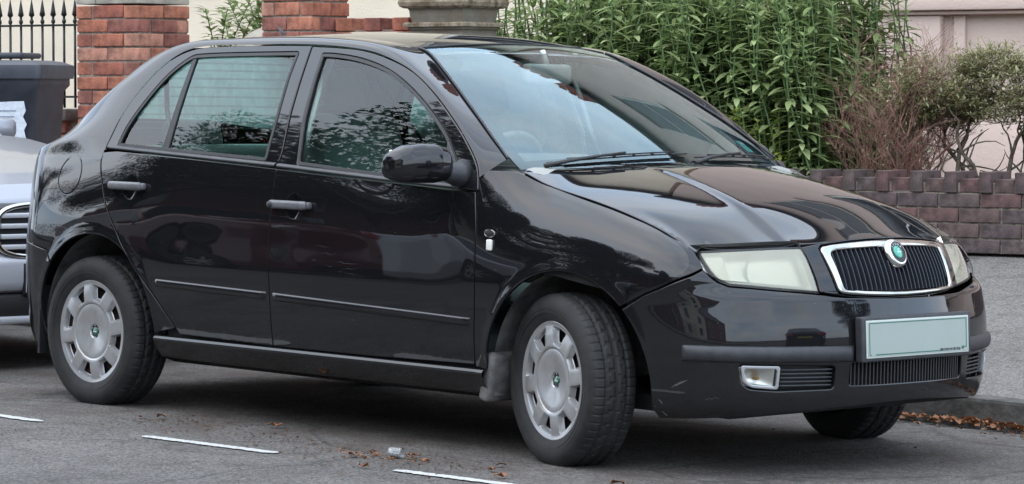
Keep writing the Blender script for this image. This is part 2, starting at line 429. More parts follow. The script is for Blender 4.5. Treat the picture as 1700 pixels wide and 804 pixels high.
# ================================================================ the black hatchback
PAINT = pmat('black_paint', (.0065,.0066,.0075), .4, 0, coat=1.0, spec=0., cior=1.52)
def _paint():
    m = PAINT; t = m.node_tree; b = t.nodes['Principled BSDF']; N = t.nodes.new; K = t.links.new
    c = N('ShaderNodeTexCoord')
    w = N('ShaderNodeTexNoise'); w.inputs['Scale'].default_value = 9; w.inputs['Detail'].default_value = 1.0; K(c.outputs['Object'], w.inputs['Vector'])
    bp = N('ShaderNodeBump'); bp.inputs['Distance'].default_value = .00014; bp.inputs['Strength'].default_value = 1; K(w.outputs[0], bp.inputs['Height']); K(bp.outputs[0], b.inputs['Coat Normal'])
    K(bp.outputs[0], b.inputs['Normal'])
    # road dust: thicker low down on the panels, in blotches, plus chips of pale grit
    s = N('ShaderNodeSeparateXYZ'); K(c.outputs['Object'], s.inputs[0])
    mr = N('ShaderNodeMapRange'); mr.inputs[1].default_value = .62; mr.inputs[2].default_value = .18; mr.inputs[3].default_value = .0; mr.inputs[4].default_value = .05; K(s.outputs[2], mr.inputs[0])
    d = N('ShaderNodeTexNoise'); d.inputs['Scale'].default_value = 5; d.inputs['Detail'].default_value = 8; d.inputs['Roughness'].default_value = .7; K(c.outputs['Object'], d.inputs['Vector'])
    mu = N('ShaderNodeMath'); mu.operation = 'MULTIPLY'; K(mr.outputs[0], mu.inputs[0]); K(d.outputs[0], mu.inputs[1])
    v = N('ShaderNodeTexVoronoi'); v.inputs['Scale'].default_value = 42; K(c.outputs['Object'], v.inputs['Vector'])
    lt = N('ShaderNodeMath'); lt.operation = 'LESS_THAN'; lt.inputs[1].default_value = .045; K(v.outputs['Distance'], lt.inputs[0])
    wn = N('ShaderNodeTexWhiteNoise'); K(v.outputs['Position'], wn.inputs[0]); g2 = N('ShaderNodeMath'); g2.operation = 'GREATER_THAN'; g2.inputs[1].default_value = .93; K(wn.outputs['Value'], g2.inputs[0])
    sp = N('ShaderNodeMath'); sp.operation = 'MULTIPLY'; K(lt.outputs[0], sp.inputs[0]); K(g2.outputs[0], sp.inputs[1])
    ad = N('ShaderNodeMath'); ad.operation = 'ADD'; ad.use_clamp = True; K(mu.outputs[0], ad.inputs[0]); K(sp.outputs[0], ad.inputs[1])
    x = N('ShaderNodeMix'); x.data_type = 'RGBA'; x.inputs[6].default_value = (.0065,.0066,.0078,1); x.inputs[7].default_value = (.23,.22,.20,1)
    K(ad.outputs[0], x.inputs[0]); K(x.outputs[2], b.inputs['Base Color'])
    cw = N('ShaderNodeMapRange'); cw.inputs[1].default_value = 0; cw.inputs[2].default_value = .3; cw.inputs[3].default_value = 1; cw.inputs[4].default_value = .55; K(ad.outputs[0], cw.inputs[0]); K(cw.outputs[0], b.inputs['Coat Weight'])
    rg = N('ShaderNodeMapRange'); rg.inputs[1].default_value = 0; rg.inputs[2].default_value = .3; rg.inputs[3].default_value = .02; rg.inputs[4].default_value = .16; K(ad.outputs[0], rg.inputs[0]); K(rg.outputs[0], b.inputs['Coat Roughness'])
_paint()
PLASTIC = pmat('grey_plastic_trim', (.024,.025,.028), .48, var=.25, scale=30, bump=.0004, bscale=400)
HANDLE = pmat('faded_handle', (.10,.10,.105), .42, var=.2, scale=30)
BLACKP = pmat('black_plastic', (.012,.012,.013), .5, var=.3, scale=20)
DARK = pmat('dark_underside', (.010,.010,.010), .8, var=.3, scale=10)
LINER = pmat('dusty_arch_liner', (.085,.083,.080), .9, var=.5, scale=9, col2=(.155,.15,.143), bump=.002, bscale=40)
RUBBER = pmat('tyre_rubber', (.0085,.0085,.009), .75, var=.35, scale=16, col2=(.016,.0155,.015), bump=.0004, bscale=220)
CHROME = pmat('chrome', (.47,.46,.43), .10, 1.0, var=.12, scale=14)
SILVERP = pmat('silver_wheel_cover', (.37,.375,.385), .30, .40, var=.05, scale=22, col2=(.30,.29,.275), coat=.3, bump=.0002, bscale=60)
GLASS = glassmat('green_tinted_glass', (.72,.96,.90), 0, 1.45)
WSGLASS = glassmat('windscreen_glass', (.88,.95,.93), 0, 2.0, gloss=(.80,.97,1.0))
LENS = glassmat('yellowed_lamp_lens', (.80,.80,.70), .04, 1.55, (.54,.53,.41), .46)
FOGLENS = glassmat('clear_lamp_lens', (.93,.94,.92), .02, 1.5)
REFL = pmat('lamp_reflector', (.78,.78,.74), .30, .9)
CLOTH = pmat('seat_cloth', (.20,.23,.22), .9, var=.15, scale=6)
TRIM = pmat('interior_trim', (.24,.24,.22), .75, var=.1, scale=4)
LTRIM = pmat('pale_interior_trim', (.62,.64,.60), .8, var=.08, scale=20)
REDL = pmat('red_lamp', (.35,.01,.012), .15, coat=.8)
GREEN = pmat('emblem_green', (.010,.10,.062), .3, var=.2, scale=90, coat=.6)
WHITE = pmat('white_mark', (.75,.76,.74), .5)
car = empty('parked_car', ROAD)
tag(car, 'shiny black five-door hatchback with silver wheel covers, parked at the kerb', 'car')
def at_x(x): return float(a_of_x(x))
def arc(i, t0, t1, n=26, dr=0.):
    cx, cz, r = ARCH[i]; return [(at_x(cx+(r+dr)*math.cos(t)), cz+(r+dr)*math.sin(t)) for t in np.linspace(t0, t1, n)]
BSH = [(2.785,.883),(2.787,.774),(2.789,.667),(2.788,.581),(2.784,.496),(2.782,.411),(2.785,.290)]
SHUT = [(1.745,.950),(1.700,.950),(1.648,.946),(1.567,.916),(1.480,.895),(1.395,.876),(1.234,.841),(1.160,.823),(1.082,.803),(1.02,.785),(.959,.764),(.915,.749),(.878,.733),(.849,.719)]
SHUT = cr(SHUT, 3)
DF = [(1.772,.878),(1.762,.830),(1.754,.794),(1.747,.740),(1.745,.715),(1.742,.62),(1.743,.515),(1.750,.40),(1.759,.300)]
DF = cr(DF, 3); BSH = cr(BSH, 3)
def HOLE(a, z, r=.0435): return [(a+r*math.cos(t), z+r*math.sin(t)) for t in np.linspace(0,2*math.pi,33)[:-1]]
for sy in (1, -1):
    side = 'right' if sy > 0 else 'left'
    # ---- front door
    fd = panel('front_door', [(2.783,.924),(2.235,.895),(1.901,.881),(1.84,.878)]+DF+[(2.259,.292)]+BSH[::-1], lower, .020, PAINT, car, holes=[HOLE(2.665,.795)], gap=.0016, sy=sy)
    fwin = cr([(-1.361,1.334),(-1.296,1.333),(-1.158,1.319),(-1.014,1.288),(-.897,1.245),(-.774,1.183),(-.66,1.112),(-.577,1.048),(-.471,.933),(-.455,.897)], 4)+[(-.518,.899),(-.861,.914),(-1.308,.941),(-1.345,1.103),(-1.358,1.242)]
    panel('door_frame', [(-1.412,.930),(-1.404,.985),(-1.421,1.123),(-1.428,1.248)]+cr([(-1.432,1.362),(-1.279,1.357),(-1.144,1.347),(-.987,1.315),(-.843,1.268),(-.702,1.192),(-.555,1.094),(-.470,1.026),(-.410,.966),(-.388,.925),(-.372,.880)], 4)+[(-.45,.884),(-.518,.888),(-.861,.903),(-1.399,.930)],
          green, .022, PAINT, fd, holes=[rounded(fwin,.015)], sy=sy, lip=.02, roll=.004, drop=.003)
    gin = lambda x, z: green(x, z)*np.array([1,1,1]) + np.array([0,.009,0])
    panel('window_glass', [(x, z) for x, z in fwin], gin, .05, GLASS, fd, gap=-.006, lip=.004, sy=sy)
    fr = lambda x, z: green(x, z) - np.array([0,.001,0])
    # dark rubber run round the window opening
    fo = rounded(fwin,.015)
    panel('window_seal', fo, fr, .02, BLACKP, fd, holes=[inset(dens(fo,.02) if area(dens(fo,.02))>0 else dens(fo,.02)[::-1], .010)], gap=-.001, lip=.008, sy=sy, roll=.001)
    # ---- rear door
    RD = [(3.815,.955),(3.809,.916),(3.795,.883),(3.778,.849),(3.758,.805),(3.736,.76),(3.690,.699),(3.631,.629),(3.537,.532),(3.439,.437),(3.346,.342),(3.308,.298)]; RD = cr(RD, 3)
    rd = panel('rear_door', [(2.782,.924),(3.26,.9455),(3.73,.962)]+RD+[(2.785,.290)]+BSH[-2::-1], lower, .020, PAINT, car, holes=[HOLE(3.595,.831)], gap=.0016, sy=sy)
    rwin = cr([(-2.364,.981),(-2.341,1.055),(-2.265,1.172),(-2.188,1.258),(-2.097,1.317),(-2.040,1.327),(-1.803,1.334),(-1.491,1.339)], 4)+[(-1.495,1.248),(-1.484,1.093),(-1.481,.949)]
    panel('door_frame', [(-1.414,.933),(-1.90,.9515),(-2.382,.970)]+cr([(-2.440,.966),(-2.424,1.009),(-2.399,1.091),(-2.354,1.17),(-2.269,1.267),(-2.189,1.320),(-2.084,1.351),(-1.931,1.361),(-1.651,1.365),(-1.435,1.365)], 4)+[(-1.431,1.248),(-1.424,1.123),(-1.407,.985)],
          green, .022, PAINT, rd, holes=[rounded(rwin,.012)], sy=sy, lip=.02, roll=.004, drop=.003)
    ro = rounded(rwin,.012); rod = dens(ro,.02); rod = rod if area(rod) > 0 else rod[::-1]
    panel('window_seal', ro, fr, .02, BLACKP, rd, holes=[inset(rod, .010)], gap=-.001, lip=.008, sy=sy, roll=.001)
    panel('window_glass', [(-2.055,.968),(-2.066,1.325),(-1.803,1.335),(-1.489,1.341),(-1.493,1.248),(-1.482,1.093),(-1.479,.946)], gin, .05, GLASS, rd, gap=-.004, lip=.004, sy=sy)
    panel('quarter_glass', [(-2.368,.978),(-2.345,1.055),(-2.269,1.172),(-2.192,1.258),(-2.101,1.317),(-2.080,1.322),(-2.085,.970)], gin, .05, GLASS, rd, gap=-.004, lip=.004, sy=sy)
    panel('window_divider', [(-2.094,.968),(-2.052,.966),(-2.060,1.321),(-2.086,1.319)], lambda x, z: green(x, z)+np.array([0,.002,0]), .02, BLACKP, rd, lip=.01, sy=sy)
    # ---- waist seals, side mouldings
    for par, p0, p1 in ((fd, (-1.403,.9335), (-.455,.8885)), (rd, (-2.40,.9735), (-1.414,.9345))):
        def wf(u, v, p0=p0, p1=p1):
            x = p0[0]+(p1[0]-p0[0])*u; zz = p0[1]+(p1[1]-p0[1])*u + (.0 if p0[0] > -2 else 0)
            if p0[0] > -2: zz = np.interp(x, [-1.403,-.861,-.455], [.9335,.906,.889])
            z = zz+(v-.45)*.017; b = .011*np.clip(np.sin(np.pi*np.clip(v,0,1)),0,1)**.6
            p = green(x, z); p[:,1] -= .004+b; return p
        grid('waist_seal', wf, 40, 6, PLASTIC, par, sy=sy)
    for par, a0, a1, z0, z1 in ((fd, 1.757, 2.776, .443, .471), (rd, 2.795, 3.432, .471, .484)):
        def mf(u, v, a0=a0, a1=a1, z0=z0, z1=z1):
            a = a0+(a1-a0)*u; z = z0+(z1-z0)*u+(v-.5)*.031
            p = lower(a, z); e = np.clip(np.minimum(u, 1-u)*30, 0, 1)**.5
            p[:,1] -= -.003+.013*e*np.clip(np.sin(np.pi*np.clip(v,0,1)),0,1)**.35; return p
        grid('side_moulding', mf, 50, 10, PAINT, par, sy=sy)
    # ---- handles: round recess, grey bar
    for par, a, z, a0, a1 in ((fd, 2.665, .795, 2.772, 2.574), (rd, 3.595, .831, 3.699, 3.507)):
        def rf(u, v, a=a, z=z):
            r = .0465*u; t = 2*np.pi*v
            p = lower(a+r*np.cos(t), z+r*np.sin(t)); p[:,1] += .002+.017*(1-u**2.2)
            return p
        grid('handle_recess', rf, 12, 32, PAINT, par, sy=sy)
        pc = lower((a0+a1)/2, z+.004); m = MB().rbox((pc[0], (pc[1]-.022)*sy, pc[2]), (abs(a0-a1), .026, .031), .0122, 6)
        for e_ in (a0, a1): pe = lower(e_, z); m.rbox((pe[0]*.96+pc[0]*.04, (pe[1]-.008)*sy, pc[2]), (.020,.026,.026), .010, 4)
        m.obj('door_handle', HANDLE, par, weld=False)
        if par is fd and sy > 0:
            m = MB().lathe([(0,.002),(.011,.002),(.012,0),(.012,-.004)], 16, Matrix.Translation(lower(a0-.016, z+.003)+np.array([0,-.0385,0])) @ Matrix.Rotation(math.pi/2,4,'X'))
            m.obj('key_lock', PLASTIC, par)
    # ---- front wing
    t_seam = math.atan2(.565-ARCH[0][1], .318-ARCH[0][0])
    wing = SHUT + [(.822,.690),(.806,.668),(.84,.650),(.90,.624),(.956,.598),(1.00,.580)] + arc(0, t_seam, math.pi-.03, 30) + [(1.757,.292)] + DF[-1::-1][1:] + [(1.778,.925)]
    fw = panel('front_wing', wing, lower, .0115, PAINT, car, sy=sy)
    # ---- rear quarter, joined to the pillar rail above
    tb = math.atan2(.50-ARCH[1][1], .2)
    rq = [(3.817,.905),(3.811,.916),(3.799,.883),(3.781,.849),(3.761,.805),(3.739,.76),(3.694,.699),(3.635,.629),(3.541,.532),(3.443,.437),(3.350,.342),(3.330,.320),(3.428,.300)] + arc(1, 0.0, math.pi-.72, 30) + [(4.10,.575),(4.25,.60),(4.39,.615),(4.40,.905)]
    rq[0] = (3.815,.931); rq[-1] = (4.40,.931)
    FL = [(3.996+.0735*math.cos(t), .864+.0735*math.sin(t)) for t in np.linspace(0,2*math.pi,48)[:-1]]
    qp = panel('rear_quarter_panel', rq, lower, .012, PAINT, car, holes=[FL] if sy > 0 else [], gap=.0012, sy=sy)
    if sy > 0:
        panel('fuel_flap', FL, lower, .012, PAINT, qp, gap=.0022, lip=.010)
    # ---- sill
    def sf(u, v, sy=sy):
        a = 1.70+(3.435-1.70)*u
        prof = np.interp(v, [0,.12,.25,.33,.5,.75,1], [.290,.286,.276,.262,.235,.205,.185]); o = np.interp(v, [0,.12,.25,.33,.5,.75,1], [-.012,.018,.026,.024,.014,.000,-.05])
        p = lower(a, prof); p[:,1] -= o; return p
    grid('side_sill', sf, 60, 24, PAINT, car, sy=sy)
    # ---- rail: A-pillar, cant rail and C-pillar as one swept band
    ia = np.arange(20.); CA = [CS(ia, RA[:,k]) for k in range(3)]; CB = [CS(ia, RB[:,k]) for k in range(3)]
    def rail(u, v):
        i = 19*u; A = np.stack([c(i) for c in CA], -1); B = np.stack([c(i) for c in CB], -1)
        dA = np.stack([c(np.clip(i+.05,0,19))-c(np.clip(i-.05,0,19)) for c in CA], -1); dA /= np.linalg.norm(dA,axis=1)[:,None]
        g = snormal(green, A[:,0], A[:,2]); g *= -np.sign(g[:,1:2])
        TA = np.cross(dA, g); TA *= np.sign(TA[:,2:3]*np.where(np.abs(TA[:,2:3])>.2,1,0)+TA[:,0:1]*np.where(np.abs(TA[:,2:3])>.2,0,1)*np.where(i[:,None]<10,1,-1))
        w = sm(7.5,9.5,i)[:,None]; w2 = sm(12.5,15.5,i)[:,None]
        TB = (np.array([.10,.93,.10])*(1-w)+np.array([0,1,.10])*w)*(1-w2)+np.array([-.50,.80,.05])*w2
        w3=sm(15.5,18.,i)[:,None]; TB=TB*(1-w3)+np.array([-.78,.62,-.05])*w3
        TB /= np.linalg.norm(TB,axis=1)[:,None]
        D = np.linalg.norm(B-A,axis=1)[:,None]; t = v[:,None]
        wp=(1-sm(6.5,9.5,i))[:,None]; la = D*(1.0-.62*wp); lb = D*(.9*(1-w2)+.75*w2-.30*w3-.50*wp)
        P = (2*t**3-3*t*t+1)*A+(t**3-2*t*t+t)*TA*la+(-2*t**3+3*t*t)*B+(t**3-t*t)*TB*lb
        return P
    # rows continue down into the quarter panel
    def rail2(u, v):
        k = .86; P = rail(np.clip(u/k,0,1), v)
        lo_ = np.clip((u-k)/(1-k),0,1)
        q = u > k
        if np.any(q):
            a_lo = 3.815+(4.385-3.815)*v; Pl = lower(a_lo, .924+0*v)+np.array([0,.0010,0]); P0 = rail(np.ones_like(u), v)
            # upper tangent from the pillar, lower tangent from the quarter panel
            T0 = (rail(np.ones_like(u), v)-rail(np.full_like(u,.97), v)); T0 /= np.linalg.norm(T0,axis=1)[:,None]; T0_ = T0
            T1 = lower(a_lo, .915+0*v)-lower(a_lo, .935+0*v); T1 /= np.linalg.norm(T1,axis=1)[:,None]
            D = np.linalg.norm(Pl-P0,axis=1)[:,None]; t = lo_[:,None]; T0 = .45*T0_+.55*(2*(Pl-P0)/D-T1)
            H = (2*t**3-3*t*t+1)*P0+(t**3-2*t*t+t)*T0*D+(-2*t**3+3*t*t)*Pl+(t**3-t*t)*T1*D
            P = np.where(q[:,None], H, P)
        return P
    grid('pillar_rail', rail2, 150, 22, PAINT, car, sy=sy)
    # rubber joint between the rail and the door frames
    # ---- arch liners
    for i, (cx, cz, r) in enumerate(ARCH):
        def lf(u, v, cx=cx, cz=cz, r=r, i=i):
            t = .12+(math.pi+.10)*u; rr = r+.004+.03*np.sin(np.pi*np.clip(v,0,1))*.4
            d = np.where(v < .8, v/.8*.26, .26); k = np.where(v < .8, 1., 1-(v-.8)/.2)
            return np.stack([cx+rr*k*np.cos(t), -.765+d+.0*t, cz+rr*k*np.sin(t)], -1)
        def lc(P): c = P.copy(); c[:,0] = P[:,0]*1.0+ (P[:,0]-cx)*2; c[:,2] = P[:,2]+(P[:,2]-cz)*2; return c
        grid('arch_liner', lf, 36, 14, LINER, car, sy=sy, ref=lc)
    # ---- mud flaps
    m = MB(); m.rbox((-.328,-sy*.715,.262), (.05,.15,.17), .018, 4, Matrix.Translation((-.328,0,.262)) @ Matrix.Rotation(math.radians(14),4,'Y') @ Matrix.Translation((.328,0,-.262))); m.obj('mud_flap', LINER, car)
    m = MB(); m.box((-2.785,-sy*.72,.30), (.012,.15,.26)); m.obj('mud_flap', BLACKP, car, False)
    # ---- headlamp
    LP = [(.846,.714),(.75,.719),(.642,.724),(.53,.728),(.42,.730),(.408,.700),(.399,.668),(.390,.63),(.382,.591),(.46,.597),(.538,.603),(.64,.611),(.717,.616),(.752,.627),(.772,.639),(.79,.655),(.81,.675)]
    hl = panel('headlamp', LP, lambda a, z: lampS(a, z, .004), .02, LENS, car, gap=.003, lip=.008, sy=sy)
    def bk(a, z): 
        p = lamp(a, z); return p + np.stack([-.045+0*a, .010+0*a, 0*a], -1)
    panel('lamp_back', LP, bk, .025, REFL, hl, gap=.001, lip=-.045, sy=sy)
    for ca, cz_, r in ((.575,.662,.054),):
        c = lamp(ca, cz_); m = MB().lathe([(.010,-.020),(.030,-.016),(r*.8,-.006),(r,.003)], 36, Matrix.Translation((c[0]-.046, c[1]+.012, c[2])) @ Matrix.Rotation(math.radians(90),4,'Y'))
        m.v = [(x, y*sy, z) for x, y, z in m.v]; m.obj('reflector_bowl', REFL, hl)
    panel('indicator', [(.846,.712),(.742,.717),(.700,.617),(.752,.628),(.79,.657)], lambda a, z: lamp(a, z)+np.stack([-.012+0*a,.006+0*a,0*a],-1), .03, pmat('clear_indicator', (.55,.55,.50), .25, .6), hl, lip=.004, sy=sy)
    panel('lamp_seal', LP, lambda a, z: lampS(a, z, .002), .02, BLACKP, hl, holes=[inset(dens(LP,.02) if area(dens(LP,.02)) > 0 else dens(LP,.02)[::-1], .005)], gap=-.004, lip=.02, sy=sy, roll=.001)
    # ---- wing badge and repeater
    if True:
        c = lower(1.683,.742); m = MB().lathe([(0,.0035),(.020,.003),(.024,.001),(.0245,-.001)], 28, Matrix.Translation((c[0], c[1]*sy, c[2])) @ Matrix.Rotation(math.pi/2*sy,4,'X') @ Matrix.Diagonal((1.05,.55,1,1)))
        bd = m.obj('wing_badge', BLACKP, fw)
        m = MB(); n = 32; m.tube([(c[0]+.024*math.cos(t), c[1]*sy-sy*.003, c[2]+.0125*math.sin(t)) for t in np.linspace(0,2*math.pi,n)], .0012, 6); m.obj('badge_rim', CHROME, bd)
        c = lower(1.677,.704); m = MB().rbox((c[0], (c[1]-.003)*sy, c[2]), (.024,.014,.038), .006); m.obj('side_repeater', pmat('repeater_lens', (.72,.72,.66), .2, coat=.8), fw)
    # ---- door mirror
    mr = MB(); secs = [(-.8415,.003,.003,.955,-.475),(-.842,.030,.030,.955,-.475),(-.846,.085,.075,.961,-.482),(-.862,.112,.098,.966,-.487),(-.90,.132,.116,.969,-.497),(-.95,.132,.118,.969,-.511),(-1.0,.122,.114,.966,-.528),(-1.03,.098,.096,.961,-.542),(-1.046,.075,.075,.957,-.552),(-1.0535,.045,.045,.954,-.558),(-1.0555,.004,.004,.954,-.558)]
    ys = np.array([s[0] for s in secs]); cs = [CS(ys, [s[k] for s in secs]) for k in range(1,5)]
    def mf(u, v):
        idx = u*(len(secs)-1); y = np.interp(idx, range(len(secs)), ys); h, d, zc, xc = [np.interp(idx, range(len(secs)), [s[k] for s in secs]) for k in range(1,5)]
        t = 2*np.pi*v; c_, s_ = np.cos(t), np.sin(t); e = .62
        return np.stack([xc+d*.5*np.sign(c_)*np.abs(c_)**e*np.where(c_ > 0, 1.0, .55), y, zc+h*.5*np.sign(s_)*np.abs(s_)**.72], -1)
    def mc(P): c = P.copy(); c[:] = (-.51,-.95,.965); return c
    wm = grid('door_mirror', mf, 40, 40, PAINT, car, sy=sy, ref=mc)
    # mirror glass faces the rear
    m = MB().rbox((-.560,-sy*.945,.966), (.012,.165,.092), .005); mg_ = m.obj('mirror_glass', pmat('mirror_glass', (.85,.87,.88), .03, 1.0), wm)
    # sail-shaped foot on the door
    sail = [(-.580,1.052),(-.530,1.002),(-.471,.931),(-.452,.890),(-.50,.887),(-.530,.892),(-.560,.96)]
    panel('mirror_sail', sail, lambda x, z: green(x, z)-np.array([0,.006,0]), .015, PLASTIC, wm, lip=.02, sy=sy)
    m = MB(); m.tube([(-.475,-sy*.765,.935),(-.470,-sy*.80,.930),(-.474,-sy*.835,.938),(-.485,-sy*.87,.945)], [.050,.042,.034,.030], 16); m.obj('mirror_arm', PLASTIC, wm)
    if sy < 0:      # the far mirror is folded back along its window
        piv = Matrix.Translation((-.485,.80,0)) @ Matrix.Rotation(math.radians(62),4,'Z') @ Matrix.Translation((.485,-.80,0))
        wm.data.transform(piv); mg_.data.transform(piv); wm.data.update()
    # ---- rear lamp
    panel('tail_lamp', [(4.405,.66),(4.405,.935),(4.54,.935),(4.60,.80),(4.60,.66)], lambda a, z: lower(a, z), .03, REDL, car, sy=sy, lip=.02)

# ---- bonnet
fe = [lamp(a, float(np.interp(a, [0,.2,.42,.64,.84], [.757,.752,.738,.731,.718]))) for a in (0,.08,.16,.24,.32,.40,.48,.56,.64,.72,.79,.825)]
half = [(p[0]-.003, -p[1]) for p in fe] + [(.497,.680),(.469,.686),(.403,.693),(.291,.693),(.148,.693),(-.011,.694),(-.186,.690),(-.268,.686),(-.286,.66),(-.262,.45),(-.215,.22),(-.195,0.)]
bo = [(x, -y) for x, y in half] + [(x, y) for x, y in half[-2:0:-1]]
bonnet_o = panel('bonnet', bo, bonnet, .014, PAINT, car, lip=.018)
# ---- windscreen, roof, tailgate: sheets stretched between the two rails
ia = np.arange(20.); CB = [CS(ia, RB[:,k]) for k in range(3)]
def edge(i): return np.stack([c(np.clip(i,0,19)) for c in CB], -1)
def ws(u, v, inset_=0.):
    t = v; s_ = 2*u-1
    i = 8.15*np.clip(t,0,1.1)**.92; E = edge(i); lowk = np.clip(1-t*7,0,1)[:,None]; E = E*(1-lowk)+np.array([-.302,-.676,.952])*lowk
    C = np.stack([-.165+(-.925+.165)*t, 0*t, .972+(1.378-.972)*t], -1); C[:,0] += .030*4*t*(1-t)*.62; C[:,2] += .030*4*t*(1-t)*.78
    q = (s_*s_)[:,None]
    P = C*(1-q)+E*q; P[:,1] = s_*(-E[:,1])*1.0; return P
wso = grid('windscreen', lambda u, v: ws(.004+.992*u, v), 48, 32, WSGLASS, car)
# black ceramic border of the screen, laid just inside the glass
grid('screen_border', lambda u, v: ws(.004+.992*u, v)+np.array([-.004,0,-.004]), 60, 40, BLACKP, wso, sel=lambda u, v: u < .035 or u > .965 or v < .085 or v > .955)
def roof(u, v):
    s_ = 2*u-1; i = 8.15+(13.4-8.15)*v; E = edge(i)
    C = np.stack([np.interp(v, [0,.15,.8,1], [.055,.045,-.03,-.06])+E[:,0], 0*v, E[:,2]+.026], -1); C[:,2] -= .004*sm(.2,0,v)
    q = (np.abs(s_)**2.2)[:,None]; P = C*(1-q)+E*q; P[:,1] = -s_*E[:,1]; return P
rf_o = grid('roof', lambda u, v: roof(1-u, v), 40, 60, PAINT, car)
grid('headliner', lambda u, v: roof(.02+.96*u, .02+.96*v)-np.array([0,0,.03]), 16, 20, LTRIM, rf_o)
# roof front edge rubber
m = MB(); m.tube([tuple(roof(np.array([u]), np.array([0.0]))[0]+np.array([.004,0,.0])) for u in np.linspace(.01,.99,40)], .0045, 6); m.obj('roof_edge_seal', BLACKP, rf_o)
# side strips along the screen
for sy in (1,-1):
    m = MB(); m.tube([tuple((edge(np.array([i]))[0]+np.array([.003,-.001,.003]))*np.array([1,sy,1])) for i in np.linspace(.0,8.1,40)], .0042, 6); m.obj('screen_side_seal', BLACKP, wso)
def gate(u, v):
    s_ = 2*u-1; i = 13.4+(19-13.4)*v; E = edge(i)
    C = np.stack([E[:,0]-.06-.02*v, 0*v, E[:,2]+.012*(1-v)], -1); q = (np.abs(s_)**2.4)[:,None]
    P = C*(1-q)+E*q; P[:,1] = -s_*E[:,1]; return P
gsel = lambda u, v: .09 < u < .91 and .10 < v < .84
tg = grid('tailgate', lambda u, v: gate(u, v), 44, 32, PAINT, car, sel=lambda u, v: not gsel(u, v))
tgl = grid('tailgate_glass', lambda u, v: gate(u, v)+np.array([.002,0,0]), 44, 32, GLASS, tg, sel=gsel)
for k in range(9):
    v0 = .2+.065*k; m = MB(); m.tube([tuple(gate(np.array([u]), np.array([v0]))[0]+np.array([.006,0,0])) for u in np.linspace(.13,.87,16)], .0009, 4); m.obj('heater_line', BLACKP, tgl)
pt = gate(np.array([.5]), np.array([.62]))[0]
text_mesh('dealer_lettering', 'Skoda Honest.', .085, WHITE, tgl, Matrix.Translation((pt[0]-.004, .12, pt[2])) @ Matrix.Rotation(math.radians(-90),4,'Z') @ Matrix.Rotation(math.radians(48),4,'X'))
for sy in (1,-1):
    panel('tailgate_panel', [(4.42,.937),(4.54,.937),(4.605,.80),(4.605,.66),(4.61,.62),(AEND-.0005,.62),(AEND-.0005,.955),(4.42,.955)], lower, .03, PAINT, tg, sy=sy, gap=.001)
    panel('rear_bumper', arc(1, math.pi-.70, math.pi-.05, 12)+[(4.12,.20),(4.40,.20),(AEND-.0005,.21),(AEND-.0005,.612),(4.39,.612),(4.25,.597),(4.10,.572)], lower, .025, PAINT, car, sy=sy, gap=.001)
# ---- front bumper with its openings
bl = [(0.,.572),(.10,.572),(.20,.574),(.30,.577),(.345,.581),(.382,.587),(.46,.594),(.538,.600),(.64,.608),(.717,.612),(.755,.622),(.776,.636),(.794,.652),(.808,.664),(.84,.646),(.90,.620),(.956,.594),(1.003,.576)] + arc(0, t_seam-.03, -.25, 16)[:-1] + [(.972,.180),(.88,.182),(.771,.188),(.65,.197),(.521,.208),(.38,.218),(.25,.226),(.12,.232),(0.,.235)]
h_low = rounded([(-.292,.297),(.292,.297),(.290,.367),(-.290,.367)], .012)
def hside(s): return rounded([(s*.352,.288),(s*.552,.284),(s*.650,.291),(s*.676,.312),(s*.684,.368),(s*.349,.360)], .014)
bmp = panel('front_bumper', sym(bl), lowerS, .013, PAINT, car, holes=[h_low, hside(1), hside(-1)], gap=.002, lip=.03, roll=.004, drop=.003)
def strip(a0, a1):
    def f(u, v):
        a = a0+(a1-a0)*u; z = np.interp(np.abs(a), [.28,.85], [.399,.401])+(v-.5)*.052
        e = np.clip(np.minimum(u,1-u)*40,0,1)**.5; o = .003+.016*e*np.clip(np.sin(np.pi*np.clip(v,0,1)),0,1)**.4
        p = lowerS(a, z); n = snormal(lowerS, a, z); n *= np.sign(n[:,0:1]+1e-9); return p+n*(o-.004)[:,None]
    return f
for s in (1,-1): grid('bumper_strip', strip(s*.868, s*.28), 60, 12, PLASTIC, bmp)
